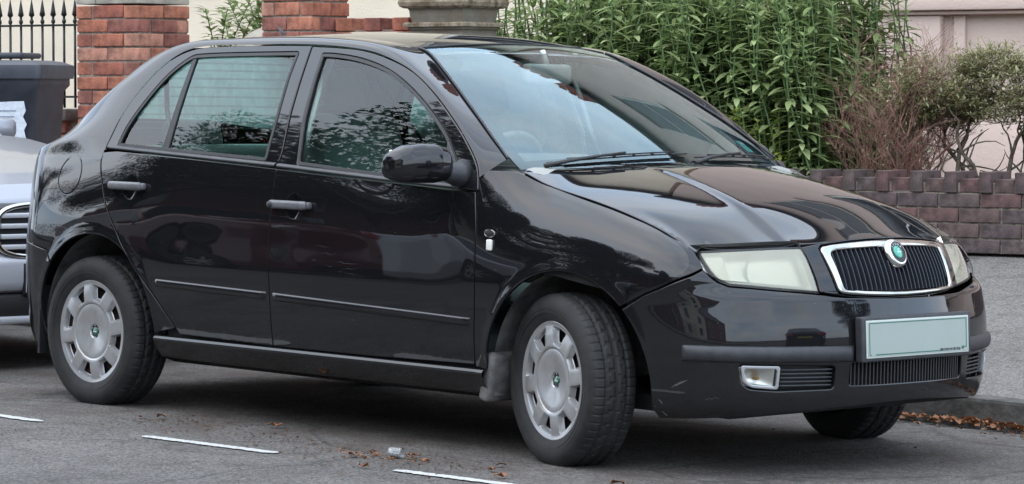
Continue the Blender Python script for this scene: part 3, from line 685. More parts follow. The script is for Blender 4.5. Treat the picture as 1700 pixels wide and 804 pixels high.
# black inserts behind the openings
for s in (1,-1):
    panel('side_grille_back', [(s*.33,.27),(s*.70,.27),(s*.70,.38),(s*.33,.38)], lambda a, z: lowerS(a, z)+np.stack([-.045+0*a, 0*a, 0*a],-1), .03, BLACKP, bmp, lip=.002)
    for k in range(5):
        zz = .300+.0125*k; m = MB(); m.tube([tuple(lowerS(np.array(s*a), np.array(zz))+np.array([-.010,0,0])) for a in np.linspace(.355,.542,14)], .0036, 6); m.obj('grille_bar', PLASTIC, bmp)
    # plain divider between the side opening and the middle grille is bumper skin; fog lamp in a bright bezel
    fo = rounded([(s*.552,.287),(s*.645,.294),(s*.672,.314),(s*.681,.366),(s*.548,.364)], .012)
    fod = dens(fo,.01); fod = fod if area(fod) > 0 else fod[::-1]
    fb = panel('fog_lamp', fo, lambda a, z: lowerS(a, z)+np.stack([.002+0*a, 0*a, 0*a],-1), .012, pmat('fog_bezel', (.42,.43,.43), .28, .5), bmp, holes=[inset(fod,.011)], gap=.001, lip=.02)
    panel('fog_lens', inset(fod,.009), lambda a, z: lowerS(a, z)+np.stack([-.004+0*a, 0*a, 0*a],-1), .02, FOGLENS, fb, lip=.002)
    panel('fog_reflector', inset(fod,.004), lambda a, z: lowerS(a, z)+np.stack([-.012-.030*np.sin((np.abs(a)-.55)/.13*np.pi).clip(0,1)*np.sin((z-.28)/.09*np.pi).clip(0,1), 0*a, 0*a],-1), .010, REFL, fb, lip=.002)
    c = lowerS(np.array(s*.612), np.array(.324)); m = MB().rbox((c[0]-.02,c[1],c[2]), (.02,.012,.010), .004); m.obj('fog_bulb', pmat('amber_bulb', (.55,.30,.05), .3), fb)
panel('lower_grille_back', [(-.31,.285),(.31,.285),(.31,.38),(-.31,.38)], lambda a, z: lowerS(a, z)+np.stack([-.05+0*a, 0*a, 0*a],-1), .03, BLACKP, bmp, lip=.002)
slat = MB().box((0,0,0), (.034,.0055,.074)).obj('grille_bar', BLACKP, bmp, False)
for k in range(36):
    a = -.280+.016*k; o = slat if k == 0 else slat.copy()
    if k: COL.objects.link(o)
    p = lowerS(np.array(a), np.array(.332)); o.location = (p[0]-.026, p[1], p[2])
# number plate in its holder
PT = Matrix.Translation((.858,0,.4443)) @ Matrix.Rotation(math.radians(-3.2),4,'Y')
m = MB().rbox((-.016,0,.0), (.030,.568,.146), .006, M=PT); ph = m.obj('plate_holder', PLASTIC, bmp)
PLATE = pmat('plate_blank', (.285,.33,.298), .38, var=.03, scale=4); PEDGE = pmat('plate_edge', (.45,.48,.44), .4)
m = MB().rbox((.0005,0,0), (.004,.532,.121), .0018, M=PT); pl = m.obj('number_plate', PEDGE, bmp)
m = MB().box((.0028,0,0), (.0012,.520,.110), M=PT); m.obj('plate_face', PLATE, pl, False)
m = MB(); DG = pmat('plate_line', (.03,.12,.085), .5)
for (y0, y1, z0, z1) in ((-.253,.253,.0500,.0530),(-.2535,-.2505,-.048,.050),(.2505,.2535,-.040,.050),(-.253,-.243,-.051,-.048),(-.222,.118,-.0515,-.0480),(.240,.2525,-.0435,-.0405)):
    m.box((.0038,(y0+y1)/2,(z0+z1)/2), (.0006,y1-y0,z1-z0), M=PT)
m.obj('plate_border', DG, pl, False)
RYZ = Matrix(((0,0,1,0),(1,0,0,0),(0,1,0,0),(0,0,0,1)))
text_mesh('plate_lettering', 'BROOKLYN SKODA', .0120, pmat('plate_ink', (.03,.035,.04), .5), pl, PT @ Matrix.Translation((.0040,.166,-.0475)) @ RYZ)
m = MB().lathe([(0,.0006),(.006,.0006),(.006,0)], 16, PT @ Matrix.Translation((.0036,.232,-.043)) @ Matrix.Rotation(math.pi/2,4,'Y')); m.obj('plate_mark', GREEN, pl)
# ---- grille: painted surround, chrome frame, slats, emblem
go = [(0.,.757),(.12,.755),(.219,.750),(.30,.744),(.345,.738),(.357,.728),(.345,.69),(.330,.64),(.318,.600),(.305,.586),(.25,.580),(.12,.574),(0.,.572)]
gh = [(p[0]*.985, .6605+(p[1]-.6605)*.985) for p in [(0.,.7355),(.10,.7345),(.20,.7315),(.29,.727),(.318,.720),(.3215,.711),(.311,.67),(.3005,.622),(.296,.606),(.285,.5985),(.2,.5925),(.10,.589),(0.,.5875)]]
panel('grille_surround', sym([(0.,.766),(.20,.757),(.35,.745),(.425,.734),(.411,.700),(.402,.668),(.392,.63),(.386,.590),(.345,.584),(.30,.579),(0.,.572)]), lambda a, z: lampS(a, z, .010), .014, PAINT, bonnet_o, holes=[sym([(p[0]*.985, p[1]) for p in go[1:-1]])], lip=.02)
gf = panel('grille_frame', rounded(sym(go), .012), lambda a, z: lampS(a, z, .024), .010, CHROME, bonnet_o, holes=[rounded(sym(gh), .010)], gap=.001, lip=.035, roll=.007, drop=.006)
panel('grille_back', sym([(0.,.745),(.31,.738),(.335,.72),(.31,.59),(0.,.58)]), lambda a, z: lampS(a, z, -.020), .03, pmat('grille_dark', (.006,.007,.010), .6), gf, lip=.002)
zs = np.linspace(.588,.733,9)
for k in range(27):
    a = -.299+.023*k
    if abs(a) > .31: continue
    zz = zs.clip(.5945, .734-.03*(abs(a)/.33)**2*.35)
    v = []; f = []
    for i, z in enumerate(zz):
        p = lampS(np.array([a*(1+(z-.66)*.25)]), np.array([z]))[0]
        for dx, dy in ((-.018,-.0035),(.012,-.0016),(.0135,0),(.012,.0016),(-.018,.0035)): v.append((p[0]+dx, p[1]+dy, z))
        if i:
            for j in range(4): b = (i-1)*5+j; f.append((b, b+1, b+6, b+5))
    mk('slat', v, f, pmat('grille_slat', (.020,.023,.030), .35) if k == 0 else bpy.data.materials['grille_slat'], gf, False)
ec = lamp(np.array(0.0), np.array(.712)); en = Matrix.Rotation(math.radians(90-26),4,'Y')
EM = Matrix.Translation((ec[0]+.030, 0, .7125)) @ en
m = MB().lathe([(.001,-.03),(.047,-.03),(.0485,-.012),(.0455,-.002),(.0405,.004),(.0350,.0045)], 40, EM @ Matrix.Diagonal((1.06,1,1,1)) ); em = m.obj('emblem', pmat('satin_chrome', (.62,.62,.60), .20, 1.0), bonnet_o)
m = MB().lathe([(.0,.003),(.0350,.003)], 40, EM @ Matrix.Diagonal((1.06,1,1,1))); m.obj('emblem_ring', BLACKP, em)
m = MB().lathe([(.0,.0075),(.013,.007),(.0195,.0055),(.0210,.004),(.0210,.003)], 40, EM @ Matrix.Diagonal((1.06,1,1,1))); m.obj('emblem_disc', pmat('emblem_bright_green', (.02,.30,.20), .25, .2, coat=.8), em)
EMT = EM @ Matrix.Rotation(math.radians(90),4,'Z')
WM = bpy.data.materials['satin_chrome']
for i, ch in enumerate('SKODA'):
    t = math.radians(90+48-24*i); text_mesh('emblem_letter', ch, .0108, WM, em, EMT @ Matrix.Translation((.028*math.cos(t), .028*math.sin(t), .0040)) @ Matrix.Rotation(t-math.pi/2,4,'Z'))
m = MB()   # arrow with a three-feathered wing
def flat(pts, z): 
    k = len(m.v); m.v += [tuple(EMT @ Vector((x*.00086, y*.00086, z))) for x, y in pts]; m.f.append(tuple(range(k, k+len(pts))))
flat([(-14,-4),(6,-4),(6,-8),(15,-1.5),(6,5),(6,1),(-14,1)], .0080); flat([(-6,2),(-3,2),(4,14),(1,15)], .0080); flat([(-10,2),(-7.5,2),(-3,12),(-5.5,13)], .0080); flat([(-2,2),(1,2),(9,12),(6,14)], .0080)
m.obj('emblem_arrow', pmat('emblem_pale', (.35,.62,.52), .3, .4), em, False)

# ---- cowl and wipers
def cowl(u, v):
    y = (2*u-1)*.672; b = ws(u*0+(.5+.5*(2*u-1)*.995), np.full_like(u,.012)); xr = np.interp(np.abs(y), [0,.22,.45,.66], [-.195,-.215,-.262,-.286])
    f = bonnet(xr, y); f[:,2] -= .016; f[:,0] += .010; return f*(1-v)[:,None]+(b-np.array([0,0,.003]))*v[:,None]
grid('cowl', cowl, 40, 6, BLACKP, car)
def wsp(y, t, h):
    u = np.array([.5+.5*y/.66]); p = ws(u, np.array([t]))[0]; n = np.array([.45,.0,.89]); return tuple(p+n*h)
for (y0, y1, ya, t0, t1) in ((-.56,.04,-.50,.030,.055), (.06,.60,.12,.030,.055)):
    w = MB(); w.tube([wsp(y, t0+(t1-t0)*k, .010) for k, y in zip(np.linspace(0,1,14), np.linspace(y0,y1,14))], .0030, 6)
    w.tube([wsp(y, t0+(t1-t0)*k, .019) for k, y in zip(np.linspace(.12,.88,10), np.linspace(y0+.07,y1-.07,10))], .0030, 6)
    for q in np.linspace(.15,.85,6): 
        y = y0+(y1-y0)*q; w.box(wsp(y, t0+(t1-t0)*q, .014), (.007,.010,.009))
    wo = w.obj('wiper', BLACKP, car)
    a = MB(); ym = (y0+y1)/2; a.tube([wsp(ya-.08,-.01,.012), wsp(ya,.008,.022), wsp((ya+ym)/2,.02,.03), wsp(ym,t0*.5+t1*.5,.026)], [.009,.007,.005,.004], 8); a.obj('wiper_arm', BLACKP, wo)
# permit sticker low in the far corner of the screen
def stk(u, v):
    return ws(.885+.035*u, .12+.07*v)+np.array([-.004,0,-.005])
grid('screen_sticker', stk, 4, 4, pmat('sticker_teal', (.10,.55,.46), .5), wso)
grid('sticker_stripe', lambda u, v: ws(.890+.025*u, .160+.012*v)+np.array([-.0025,0,-.0035]), 2, 2, WHITE, wso)
# ---- aerial stub
m = MB(); p = roof(np.array([.5]), np.array([.93]))[0]; m.tube([p, p+np.array([-.012,0,.03]), p+np.array([-.05,0,.06])], [.014,.009,.003], 8); m.obj('aerial', BLACKP, rf_o)
# ---- floor, inner shell
m = MB(); m.box((-1.2,0,.215), (3.6,1.24,.05)); m.box((-1.2,0,.26), (1.62,1.44,.06)); m.box((.42,0,.24), (.55,1.0,.05)); m.box((.30,0,.45), (.50,.9,.40)); m.box((-2.5,0,.42), (1.0,1.0,.40)); m.obj('underbody', DARK, car, False)
for sy in (1,-1):
    def inn(u, v):
        a = .30+(4.9-.30)*u; z = .21+(np.minimum(.90,_ZT(_PX(a))-.06)-.21)*v; p = lower(a, z); c = np.array([0,1.,0]); x = p[:,0]
        n = snormal(lower, a, z); n *= np.sign(n[:,1:2]*np.where(x[:,None] > .5,0,1)+n[:,0:1]*np.where(x[:,None] > .5,-1,0)+1e-9)
        k = np.where(x > .45, .16, np.where(x < -2.8, .05, .024)); return p+n*k[:,None]
    def isel(u, v):
        p = lower(.30+4.6*u, .21+.69*v); ok = p[:,0] < .2
        for cx, cz, r in ARCH: ok &= np.hypot(p[:,0]-cx, p[:,2]-cz) > r+.05
        return ok
    grid('inner_shell', inn, 120, 18, DARK, car, sy=sy, vsel=isel)
# ---- cabin
m = MB(); m.rbox((-.45,0,.86), (.50,1.38,.20), .07); m.rbox((-.40,0,.70), (.45,1.40,.25), .05); db = m.obj('dashboard', TRIM, car)
m = MB(); m.rbox((-.52,-.36,.965), (.22,.34,.07), .03); m.obj('instrument_hood', TRIM, db)
m = MB(); R = Matrix.Translation((-.72,-.36,.90)) @ Matrix.Rotation(math.radians(-62),4,'Y')
m.tube([tuple(R @ Vector((.185*math.cos(t), .185*math.sin(t), 0))) for t in np.linspace(0,2*math.pi,40)], .014, 8); m.rbox((0,0,-.01), (.13,.15,.05), .02, M=R); m.rbox((0,.0,-.005), (.03,.34,.02), .008, M=R); m.obj('steering_wheel', TRIM, car)
for y in (-.36, .36):
    st = empty('front_seat', None, car)
    m = MB(); m.rbox((-1.12,y,.50), (.52,.50,.16), .06); m.obj('seat_cushion', CLOTH, st)
    m = MB(); T = Matrix.Translation((-1.34,y,.56)) @ Matrix.Rotation(math.radians(-20),4,'Y'); m.rbox((0,0,.29), (.13,.48,.60), .055, M=T); m.obj('seat_back', CLOTH, st)
    m = MB(); m.rbox((.01,0,.68), (.10,.27,.17), .045, M=T); m.tube([tuple(T @ Vector((0,.05,.55))), tuple(T @ Vector((0,.05,.64)))], .006, 6); m.tube([tuple(T @ Vector((0,-.05,.55))), tuple(T @ Vector((0,-.05,.64)))], .006, 6); m.obj('headrest', CLOTH, st)
m = MB(); m.rbox((-1.98,0,.52), (.50,1.28,.18), .06); T = Matrix.Translation((-2.22,0,.58)) @ Matrix.Rotation(math.radians(-22),4,'Y'); m.rbox((0,0,.20), (.14,1.26,.46), .055, M=T); rs = m.obj('rear_seat', CLOTH, car)
for y in (-.36,.36): m = MB(); m.rbox((.0,y,.48), (.08,.26,.12), .035, M=T); m.obj('headrest', CLOTH, rs)
m = MB(); m.rbox((-2.62,0,.90), (.46,1.18,.03), .012); m.obj('parcel_shelf', pmat('shelf_grey', (.16,.21,.20), .9, var=.2, scale=30), car)
m = MB(); m.rbox((-.845,0,1.275), (.035,.235,.075), .016); m.tube([(-.84,0,1.30),(-.87,0,1.36)], .010, 8); m.obj('rear_view_mirror', LTRIM, car)
for sy in (1,-1):
    m = MB(); m.tube([(-1.43,-sy*.690,.94),(-1.43,-sy*.640,1.10),(-1.425,-sy*.575,1.25),(-1.425,-sy*.530,1.34)], [.040,.036,.032,.026], 10); m.obj('pillar_trim', LTRIM, car)
    m = MB(); m.tube([(-1.345,-sy*.735,.92),(-1.335,-sy*.700,1.06),(-1.35,-sy*.640,1.20),(-1.39,-sy*.590,1.29)], [.010,.010,.009,.007], 8); m.obj('seat_belt', LTRIM, car)
    m = MB(); m.tube([(-2.15,-sy*.66,.98),(-2.26,-sy*.60,1.12),(-2.34,-sy*.54,1.25)], [.01,.01,.01], 8); m.obj('rear_belt', BLACKP, car)
    m = MB(); m.rbox((-.70,-sy*.715,.80), (.70,.05,.22), .02); m.rbox((-1.80,-sy*.725,.82), (.75,.05,.22), .02); m.rbox((-1.0,-sy*.735,.62), (1.2,.05,.40), .02); m.obj('door_card', TRIM, car)

# ---- wheels
def wheel(name, x, y, steer, flip, hz=.2745):
    root = empty(name, None, car); root.location = (x, y, hz); root.rotation_euler = (0, 0, steer+(math.pi if flip else 0))
    R0 = .286
    prof = [(.186,-.060),(.190,-.074),(.205,-.084),(.225,-.0905),(.243,-.0915),(.258,-.088),(.269,-.081),(.2765,-.0755),(.281,-.070),(.2830,-.064),(.2842,-.056),(.2850,-.048),(.2858,-.040),(.2862,-.036),(.2864,-.030),(.2868,-.022),(.2870,-.012),(.2870,-.004),(.2870,.004),(.2870,.012),(.2868,.022),(.2864,.030),(.2862,.036),(.2858,.040),(.2850,.048),(.2842,.056),(.2830,.064),(.281,.070),(.2765,.0755),(.269,.081),(.258,.088),(.243,.0915),(.225,.0905),(.205,.084),(.190,.074),(.186,.060)]
    n = 360; pr = np.array(prof); th = np.linspace(0,2*np.pi,n,endpoint=False)
    V = np.zeros((len(pr), n, 3))
    for i, (r, yy) in enumerate(prof):
        rr = np.full(n, r); ay = abs(yy); deg = np.arange(n)
        if r > .2745 and ay > .038:      # shoulder slits
            rr = rr-np.where((deg % 6) == 0, .0030, 0.)
        if .034 < ay < .041: rr = rr-.0055    # circumferential grooves
        if ay < .005: rr = rr-.0045
        if .008 < ay < .033 and yy < 0:      # slanting cuts between the grooves
            rr = rr-np.where(((deg+yy*900) % 9) < 1.5, .0040, 0.)
        if 0 < yy < .033 and ay > .008: rr = rr-np.where(((deg-yy*600) % 12) < 1.5, .0040, 0.)
        V[i,:,0] = rr*np.cos(th); V[i,:,1] = yy; V[i,:,2] = rr*np.sin(th)
    V = V.reshape(-1,3); V[:,1] *= 1+np.clip((-V[:,2]-.20)/.09,0,1)*.05
    V[:,2] = np.maximum(V[:,2], -hz+.0002)
    f = [(i*n+j, (i+1)*n+j, (i+1)*n+(j+1) % n, i*n+(j+1) % n) for i in range(len(prof)-1) for j in range(n)]
    ty = mk('tyre', V, [q for q in f], RUBBER, root); autosmooth(ty, 24)
    m = MB()
    for (r, w) in ((.236,.0009),(.222,.0009)):
        m.tube([(r*math.cos(t), -.0912 if r > .23 else -.0902, r*math.sin(t)) for t in np.linspace(0,2*math.pi,72)], w, 5)
    m.obj('sidewall_rib', RUBBER, ty)
    # steel wheel behind the cover
    m = MB().lathe([(.0,.040),(.10,.045),(.15,.030),(.178,.045),(.186,.064),(.190,.066)], 48, Matrix.Rotation(math.pi/2,4,'X')); m.lathe([(.188,.066),(.186,-.07)], 48, Matrix.Rotation(math.pi/2,4,'X')); m.obj('steel_rim', pmat('rusty_steel', (.035,.022,.016), .8, .3, var=.5, scale=40) if 'rusty_steel' not in bpy.data.materials else bpy.data.materials['rusty_steel'], root)
    # cover: polar sheet with eight pressed windows
    rs = np.array([.020,.028,.034,.060,.085,.100,.1035,.107,.110,.1155,.1185,.1215,.1245,.1275,.142,.156,.1690,.1720,.1745,.1770,.1795,.185,.189,.193,.197,.199,.199])
    base = np.interp(rs, [0,.03,.06,.100,.1035,.107,.112,.15,.178,.184,.192,.197,.199], [.060,.063,.069,.0735,.0725,.0755,.0780,.0785,.0745,.0740,.0775,.0755,.070]); base[-1] = .045; base[0] = .052
    drad = np.interp(rs, [.1155,.1185,.1215,.1245,.1275,.1690,.1720,.1745,.1770,.1795], [0,.05,.35,.88,1,1,.88,.35,.05,0])
    cols = [0,.45,.80,.86,.94,1.0]; V = []; dcol = [1,1,1,.88,.35,.04]
    half = [(('w', c), d) for c, d in zip(cols, dcol)] + [(('g', .12), 0), (('g', .5), 0)]
    seq = [(-1, k) for k in range(len(half)-1, 0, -1)] + [(1, k) for k in range(len(half))] + [('m', 0)]
    holec = []
    for pch in range(8):
        for sgn, k in seq: holec.append(0 if sgn == 'm' or k > 2 else 1)
    nn = len(holec)
    for i, r in enumerate(rs):
        w_ = float(np.interp(r, [.118,.178], [.215,.325]))
        for pch in range(8):
            for sgn, k in seq:
                if sgn == 'm': q, d = .5, 0.
                else:
                    (ty_, c), d = half[k]; q = c*w_ if ty_ == 'w' else w_+(.5-w_)*c; q *= sgn
                a = 2*math.pi*(pch+q-.30)/8; h = base[i]-.021*d*drad[i]; V.append((r*math.cos(a), -h, r*math.sin(a)))
    f = []
    for i in range(len(rs)-1):
        for j in range(nn):
            k = (j+1) % nn
            if holec[j] and holec[k] and .126 < (rs[i]+rs[i+1])/2 < .170 and drad[i] == 1 and drad[i+1] == 1: continue
            f.append((i*nn+j, i*nn+k, (i+1)*nn+k, (i+1)*nn+j))
    hc = mk('wheel_cover', V, f, SILVERP, root); autosmooth(hc, 30)
    RX = Matrix.Rotation(math.pi/2,4,'X')
    m = MB().lathe([(.0,.060),(.0140,.0600),(.0155,.058)], 28, RX); m.obj('cover_badge', GREEN, hc)
    m = MB().lathe([(.0150,.0575),(.0265,.0575),(.0275,.0600),(.030,.0625)], 28, RX); m.obj('badge_ring', BLACKP, hc)
    for k in range(6):
        a = 2*math.pi*(k+.5)/6; m = MB(); m.box((.0225*math.cos(a), -.0590, .0225*math.sin(a)), (.006,.002,.006)); m.obj('badge_notch', SILVERP, hc, False)
    m = MB(); s_ = .001
    for pts in ([(-10,-3),(4,-3),(4,-6),(11,-1),(4,4),(4,1),(-10,1)], [(-4,2),(-2,2),(3,10),(0,11)], [(-8,2),(-6,2),(-3,9),(-5,9.5)]):
        k = len(m.v); m.v += [(x*s_, -.0606, z*s_) for x, z in pts]; m.f.append(tuple(range(k, k+len(pts))))
    m.obj('badge_arrow', pmat('badge_pale', (.45,.58,.50), .4) if 'badge_pale' not in bpy.data.materials else bpy.data.materials['badge_pale'], hc, False)
    m = MB().tube([(.150,-.072,-.108),(.168,-.088,-.121)], .0035, 6); 
    return root
wheel('front_wheel', 0, -.7175, -.2732, False); wheel('front_wheel', 0, .7175, -.2732, True)
wheel('rear_wheel', -2.462, -.712, 0, False); wheel('rear_wheel', -2.462, .712, 0, True)

# ---- scratches and scuffs in the paint: thin pale scores lying on the panels
SCR = pmat('scratch', (.075,.075,.078), .5); rs_ = random.Random(12)
def score(par, a0, z0, a1, z1, w, S=lower, n=8, jit=.004):
    v = []; f = []
    for i in range(n+1):
        t = i/n; a = a0+(a1-a0)*t; z = z0+(z1-z0)*t+rs_.uniform(-jit,jit); hw_ = w*.5*math.sin(math.pi*min(.97,max(.03,t)))*rs_.uniform(.5,1.1)
        for q in (-1, 1):
            p = S(np.array(a), np.array(z+q*hw_)); nn_ = snormal(S, np.array([a]), np.array([z]))[0]; nn_ = nn_*(1 if np.dot(nn_, np.array([max(0,p[0]-.3),p[1],0])) > 0 else -1); v.append(tuple(p+nn_*.0009))
        if i: f.append((2*i-2, 2*i, 2*i+1, 2*i-1))
    mk('scratch', v, f, SCR, par, False)
fd_r = [o for o in car.children if o.name.startswith('front_door')][0]
for k in range(9):
    a = rs_.uniform(2.36,2.62); z = .625-.12*(2.62-a)+rs_.gauss(0,.018); score(fd_r, a, z, a-rs_.uniform(.03,.12), z-rs_.uniform(-.004,.022), rs_.uniform(.0005,.0012))
score(bmp, .905, .285, .845, .318, .010, n=6); score(bmp, .958, .245, .940, .232, .010, n=5); score(bmp, .952, .205, .93, .195, .012, n=5); score(bmp, .80, .255, .74, .262, .002)
# ================================================================ ground: road, kerb, pavement, markings
def asphalt(name, base, lite, dark, patch=.35, bumpd=.004, cracks=False):
    m, t, b = _mat(name); N = t.nodes.new; K = t.links.new
    c = N('ShaderNodeTexCoord'); b.inputs['Roughness'].default_value = .86; b.inputs['Specular IOR Level'].default_value = .28
    def noise(sc, det=4, ro=.6):
        n = N('ShaderNodeTexNoise'); n.inputs['Scale'].default_value = sc; n.inputs['Detail'].default_value = det; n.inputs['Roughness'].default_value = ro; K(c.outputs['Object'], n.inputs['Vector']); return n.outputs[0]
    def ramp(x, p0, p1, c0, c1):
        r = N('ShaderNodeValToRGB'); r.color_ramp.elements[0].position = p0; r.color_ramp.elements[1].position = p1; r.color_ramp.elements[0].color = rgb(c0); r.color_ramp.elements[1].color = rgb(c1); K(x, r.inputs[0]); return r.outputs[0]
    def mix(a, bb, f, mode='MIX'):
        x = N('ShaderNodeMix'); x.data_type = 'RGBA'; x.blend_type = mode
        for s, v in ((6, a), (7, bb)):
            if hasattr(v, 'links') or hasattr(v, 'is_linked'): K(v, x.inputs[s])
            else: x.inputs[s].default_value = rgb(v)
        if hasattr(f, 'is_linked'): K(f, x.inputs[0])
        else: x.inputs[0].default_value = f
        return x.outputs[2]
    v = N('ShaderNodeTexVoronoi'); v.inputs['Scale'].default_value = 130; K(c.outputs['Object'], v.inputs['Vector'])
    sp = N('ShaderNodeSeparateColor'); K(v.outputs['Color'], sp.inputs[0])
    g = ramp(sp.outputs[0], .25, .95, dark, lite)
    g = mix(base, g, .75)
    big = ramp(noise(.9, 6, .65), .35, .66, [1-patch]*3, [1+patch*.35]*3)
    g = mix(g, big, 1.0, 'MULTIPLY')
    st = ramp(noise(4.5, 5, .7), .52, .72, (1,1,1), (.62,.60,.58)); g = mix(g, st, 1.0, 'MULTIPLY')
    dust = ramp(noise(2.1, 8, .75), .55, .8, (0,0,0), (1,1,1)); g = mix(g, (.16,.145,.125), dust) if False else g
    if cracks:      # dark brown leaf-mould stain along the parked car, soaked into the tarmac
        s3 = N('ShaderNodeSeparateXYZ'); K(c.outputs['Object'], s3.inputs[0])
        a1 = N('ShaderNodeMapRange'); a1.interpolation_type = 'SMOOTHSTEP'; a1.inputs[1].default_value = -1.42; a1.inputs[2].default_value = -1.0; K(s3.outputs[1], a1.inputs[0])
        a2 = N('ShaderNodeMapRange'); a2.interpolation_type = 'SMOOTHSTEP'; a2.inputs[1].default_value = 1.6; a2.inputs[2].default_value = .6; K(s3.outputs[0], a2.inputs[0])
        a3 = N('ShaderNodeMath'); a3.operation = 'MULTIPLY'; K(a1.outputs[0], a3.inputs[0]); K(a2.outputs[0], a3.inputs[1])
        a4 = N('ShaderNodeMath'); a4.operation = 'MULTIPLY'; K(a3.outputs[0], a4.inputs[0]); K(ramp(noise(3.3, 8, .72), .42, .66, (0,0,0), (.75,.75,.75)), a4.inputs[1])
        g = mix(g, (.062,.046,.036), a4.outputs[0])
        vc = N('ShaderNodeTexVoronoi'); vc.feature = 'DISTANCE_TO_EDGE'; vc.inputs['Scale'].default_value = .55; wv = N('ShaderNodeVectorMath'); wv.operation = 'ADD'; nv = N('ShaderNodeTexNoise'); nv.inputs['Scale'].default_value = 3.; nv.inputs['Detail'].default_value = 6; K(c.outputs['Object'], nv.inputs['Vector'])
        sc_ = N('ShaderNodeVectorMath'); sc_.operation = 'SCALE'; sc_.inputs['Scale'].default_value = .35; K(nv.outputs['Color'], sc_.inputs[0]); K(c.outputs['Object'], wv.inputs[0]); K(sc_.outputs[0], wv.inputs[1]); K(wv.outputs[0], vc.inputs['Vector'])
        g = mix((.035,.034,.033), g, ramp(vc.outputs['Distance'], .002, .008, (.35,.35,.35), (1,1,1)))
    K(g, b.inputs['Base Color'])
    h = N('ShaderNodeMath'); h.operation = 'ADD'; K(v.outputs['Distance'], h.inputs[0]); K(noise(45, 4), h.inputs[1])
    bp = N('ShaderNodeBump'); bp.inputs['Distance'].default_value = bumpd; bp.inputs['Strength'].default_value = .8; bp.invert = True; K(h.outputs[0], bp.inputs['Height']); K(bp.outputs[0], b.inputs['Normal'])
    return m
ROADM = asphalt('road_asphalt', (.122,.112,.103), (.200,.186,.173), (.062,.057,.053), .30, cracks=True)
PAVEM = asphalt('pavement_tarmac', (.146,.135,.124), (.218,.204,.190), (.082,.077,.071), .20, .003)
SOIL = pmat('garden_soil', (.045,.033,.024), .95, var=.5, scale=9, bump=.02, bscale=14)
def sheet(name, xs, ys, fz, mat, mw=None):
    v = [(x, y, fz(x, y)) for x in xs for y in ys]; n = len(ys)
    f = [(i*n+j, (i+1)*n+j, (i+1)*n+j+1, i*n+j+1) for i in range(len(xs)-1) for j in range(n-1)]
    return tag(mk(name, v, f, mat, None, True, None, mw), kind='structure')
road_o = sheet('road', [-70,-20,-12]+list(np.linspace(-9,9,37))+[14,30,70], [-9.2,-6,-4,-3,-2,-1,0,.8,1.2,1.43], lambda x, y: -.012*sm(1.05,1.40,y)-.004*(y < -4) , ROADM, ROAD)
tag(mk('ground', [(-900,-900,-2.4),(900,-900,-2.4),(900,900,-2.4),(-900,900,-2.4)], [(0,1,2,3)], SOIL, None, False), kind='structure')
# opposite pavement, behind the camera
mo = sheet('opposite_pavement', [-70,-12,0,14,70], [-14,-9.35], lambda x, y: .11, PAVEM, ROAD)
# kerb stones, each one a block
KERBM = pmat('kerb_granite', (.055,.052,.045), .9, var=.4, scale=9, col2=(.105,.10,.09), bump=.004, bscale=50)
kerb = tag(empty('kerb', ROAD), kind='structure')
def block(lx, ly, lz, bev, name, mat):
    b = bmesh.new(); bmesh.ops.create_cube(b, size=1); bmesh.ops.scale(b, vec=(lx, ly, lz), verts=b.verts)
    if bev: bmesh.ops.bevel(b, geom=b.edges[:]+b.verts[:], offset=bev, segments=2, profile=.6, affect='EDGES', clamp_overlap=True)
    me = bpy.data.meshes.new(name); b.to_mesh(me); b.free(); me.materials.append(mat); me.shade_flat(); return me
kme = block(.905, .128, .26, .014, 'kerbstone', KERBM)
for k in range(-12, 13):
    o = link('kerbstone', kme, None, kerb); o.location = (-.02+.915*k, 1.495+rnd.uniform(-.003,.003), -.028+rnd.uniform(-.004,.004)); o.rotation_euler = (0, rnd.uniform(-.002,.002), rnd.uniform(-.003,.003))
kme2 = block(90, .128, .26, .014, 'kerb_far', KERBM)
for sx in (-1, 1): o = link('kerb_run', kme2, None, kerb); o.location = (sx*56.1+.0, 1.495, -.028)
o = link('opposite_kerb', block(140,.13,.26,.014,'opposite_kerb',KERBM), None, kerb); o.location = (0,-9.28,-.02)
# pavement from the kerb up to the garden wall (in the level world frame)
WA = Vector((-2.073,4.60,.411)); WD = Vector((.978,.208,0)).normalized(); WN = Vector((.208,-.978,0)).normalized()   # along the wall; towards the street
def wallpt(s, off=0., z=0.): p = WA+WD*s+WN*off; return Vector((p.x, p.y, WA.z+z))
def pave(u, v):
    x = -60+120*u
    out_ = np.zeros((len(u),3))
    for i in range(len(u)):
        K_ = ROAD @ Vector((x[i], 1.555, .099)); s = (max(min(x[i], 40), -11)-WA.x)/WD.x; W_ = wallpt(s, -.12)
        if x[i] < -11: W_.x = x[i]
        if x[i] > 40: W_.x = x[i]
        W_.z = WA.z-.002 + (0 if x[i] > -11 else 0); q = K_.lerp(W_, v[i]); q.z += -.0*v[i]; out_[i] = q
    return out_
def upref(P): c = P.copy(); c[:,2] -= 5; return c
tag(grid('pavement', pave, 120, 6, PAVEM, None, ref=upref), kind='structure')
# front garden soil behind the wall
gv = []; 
for s in (-60,-9,-3,2,40):
    for o_ in (-.10,-1.2,-6.0): q = wallpt(s, o_, .05+.02*(o_ < -1)); gv.append(tuple(q))
tag(mk('garden', gv, [(i*3+j, (i+1)*3+j, (i+1)*3+j+1, i*3+j+1) for i in range(4) for j in range(2)], SOIL, None), kind='structure')
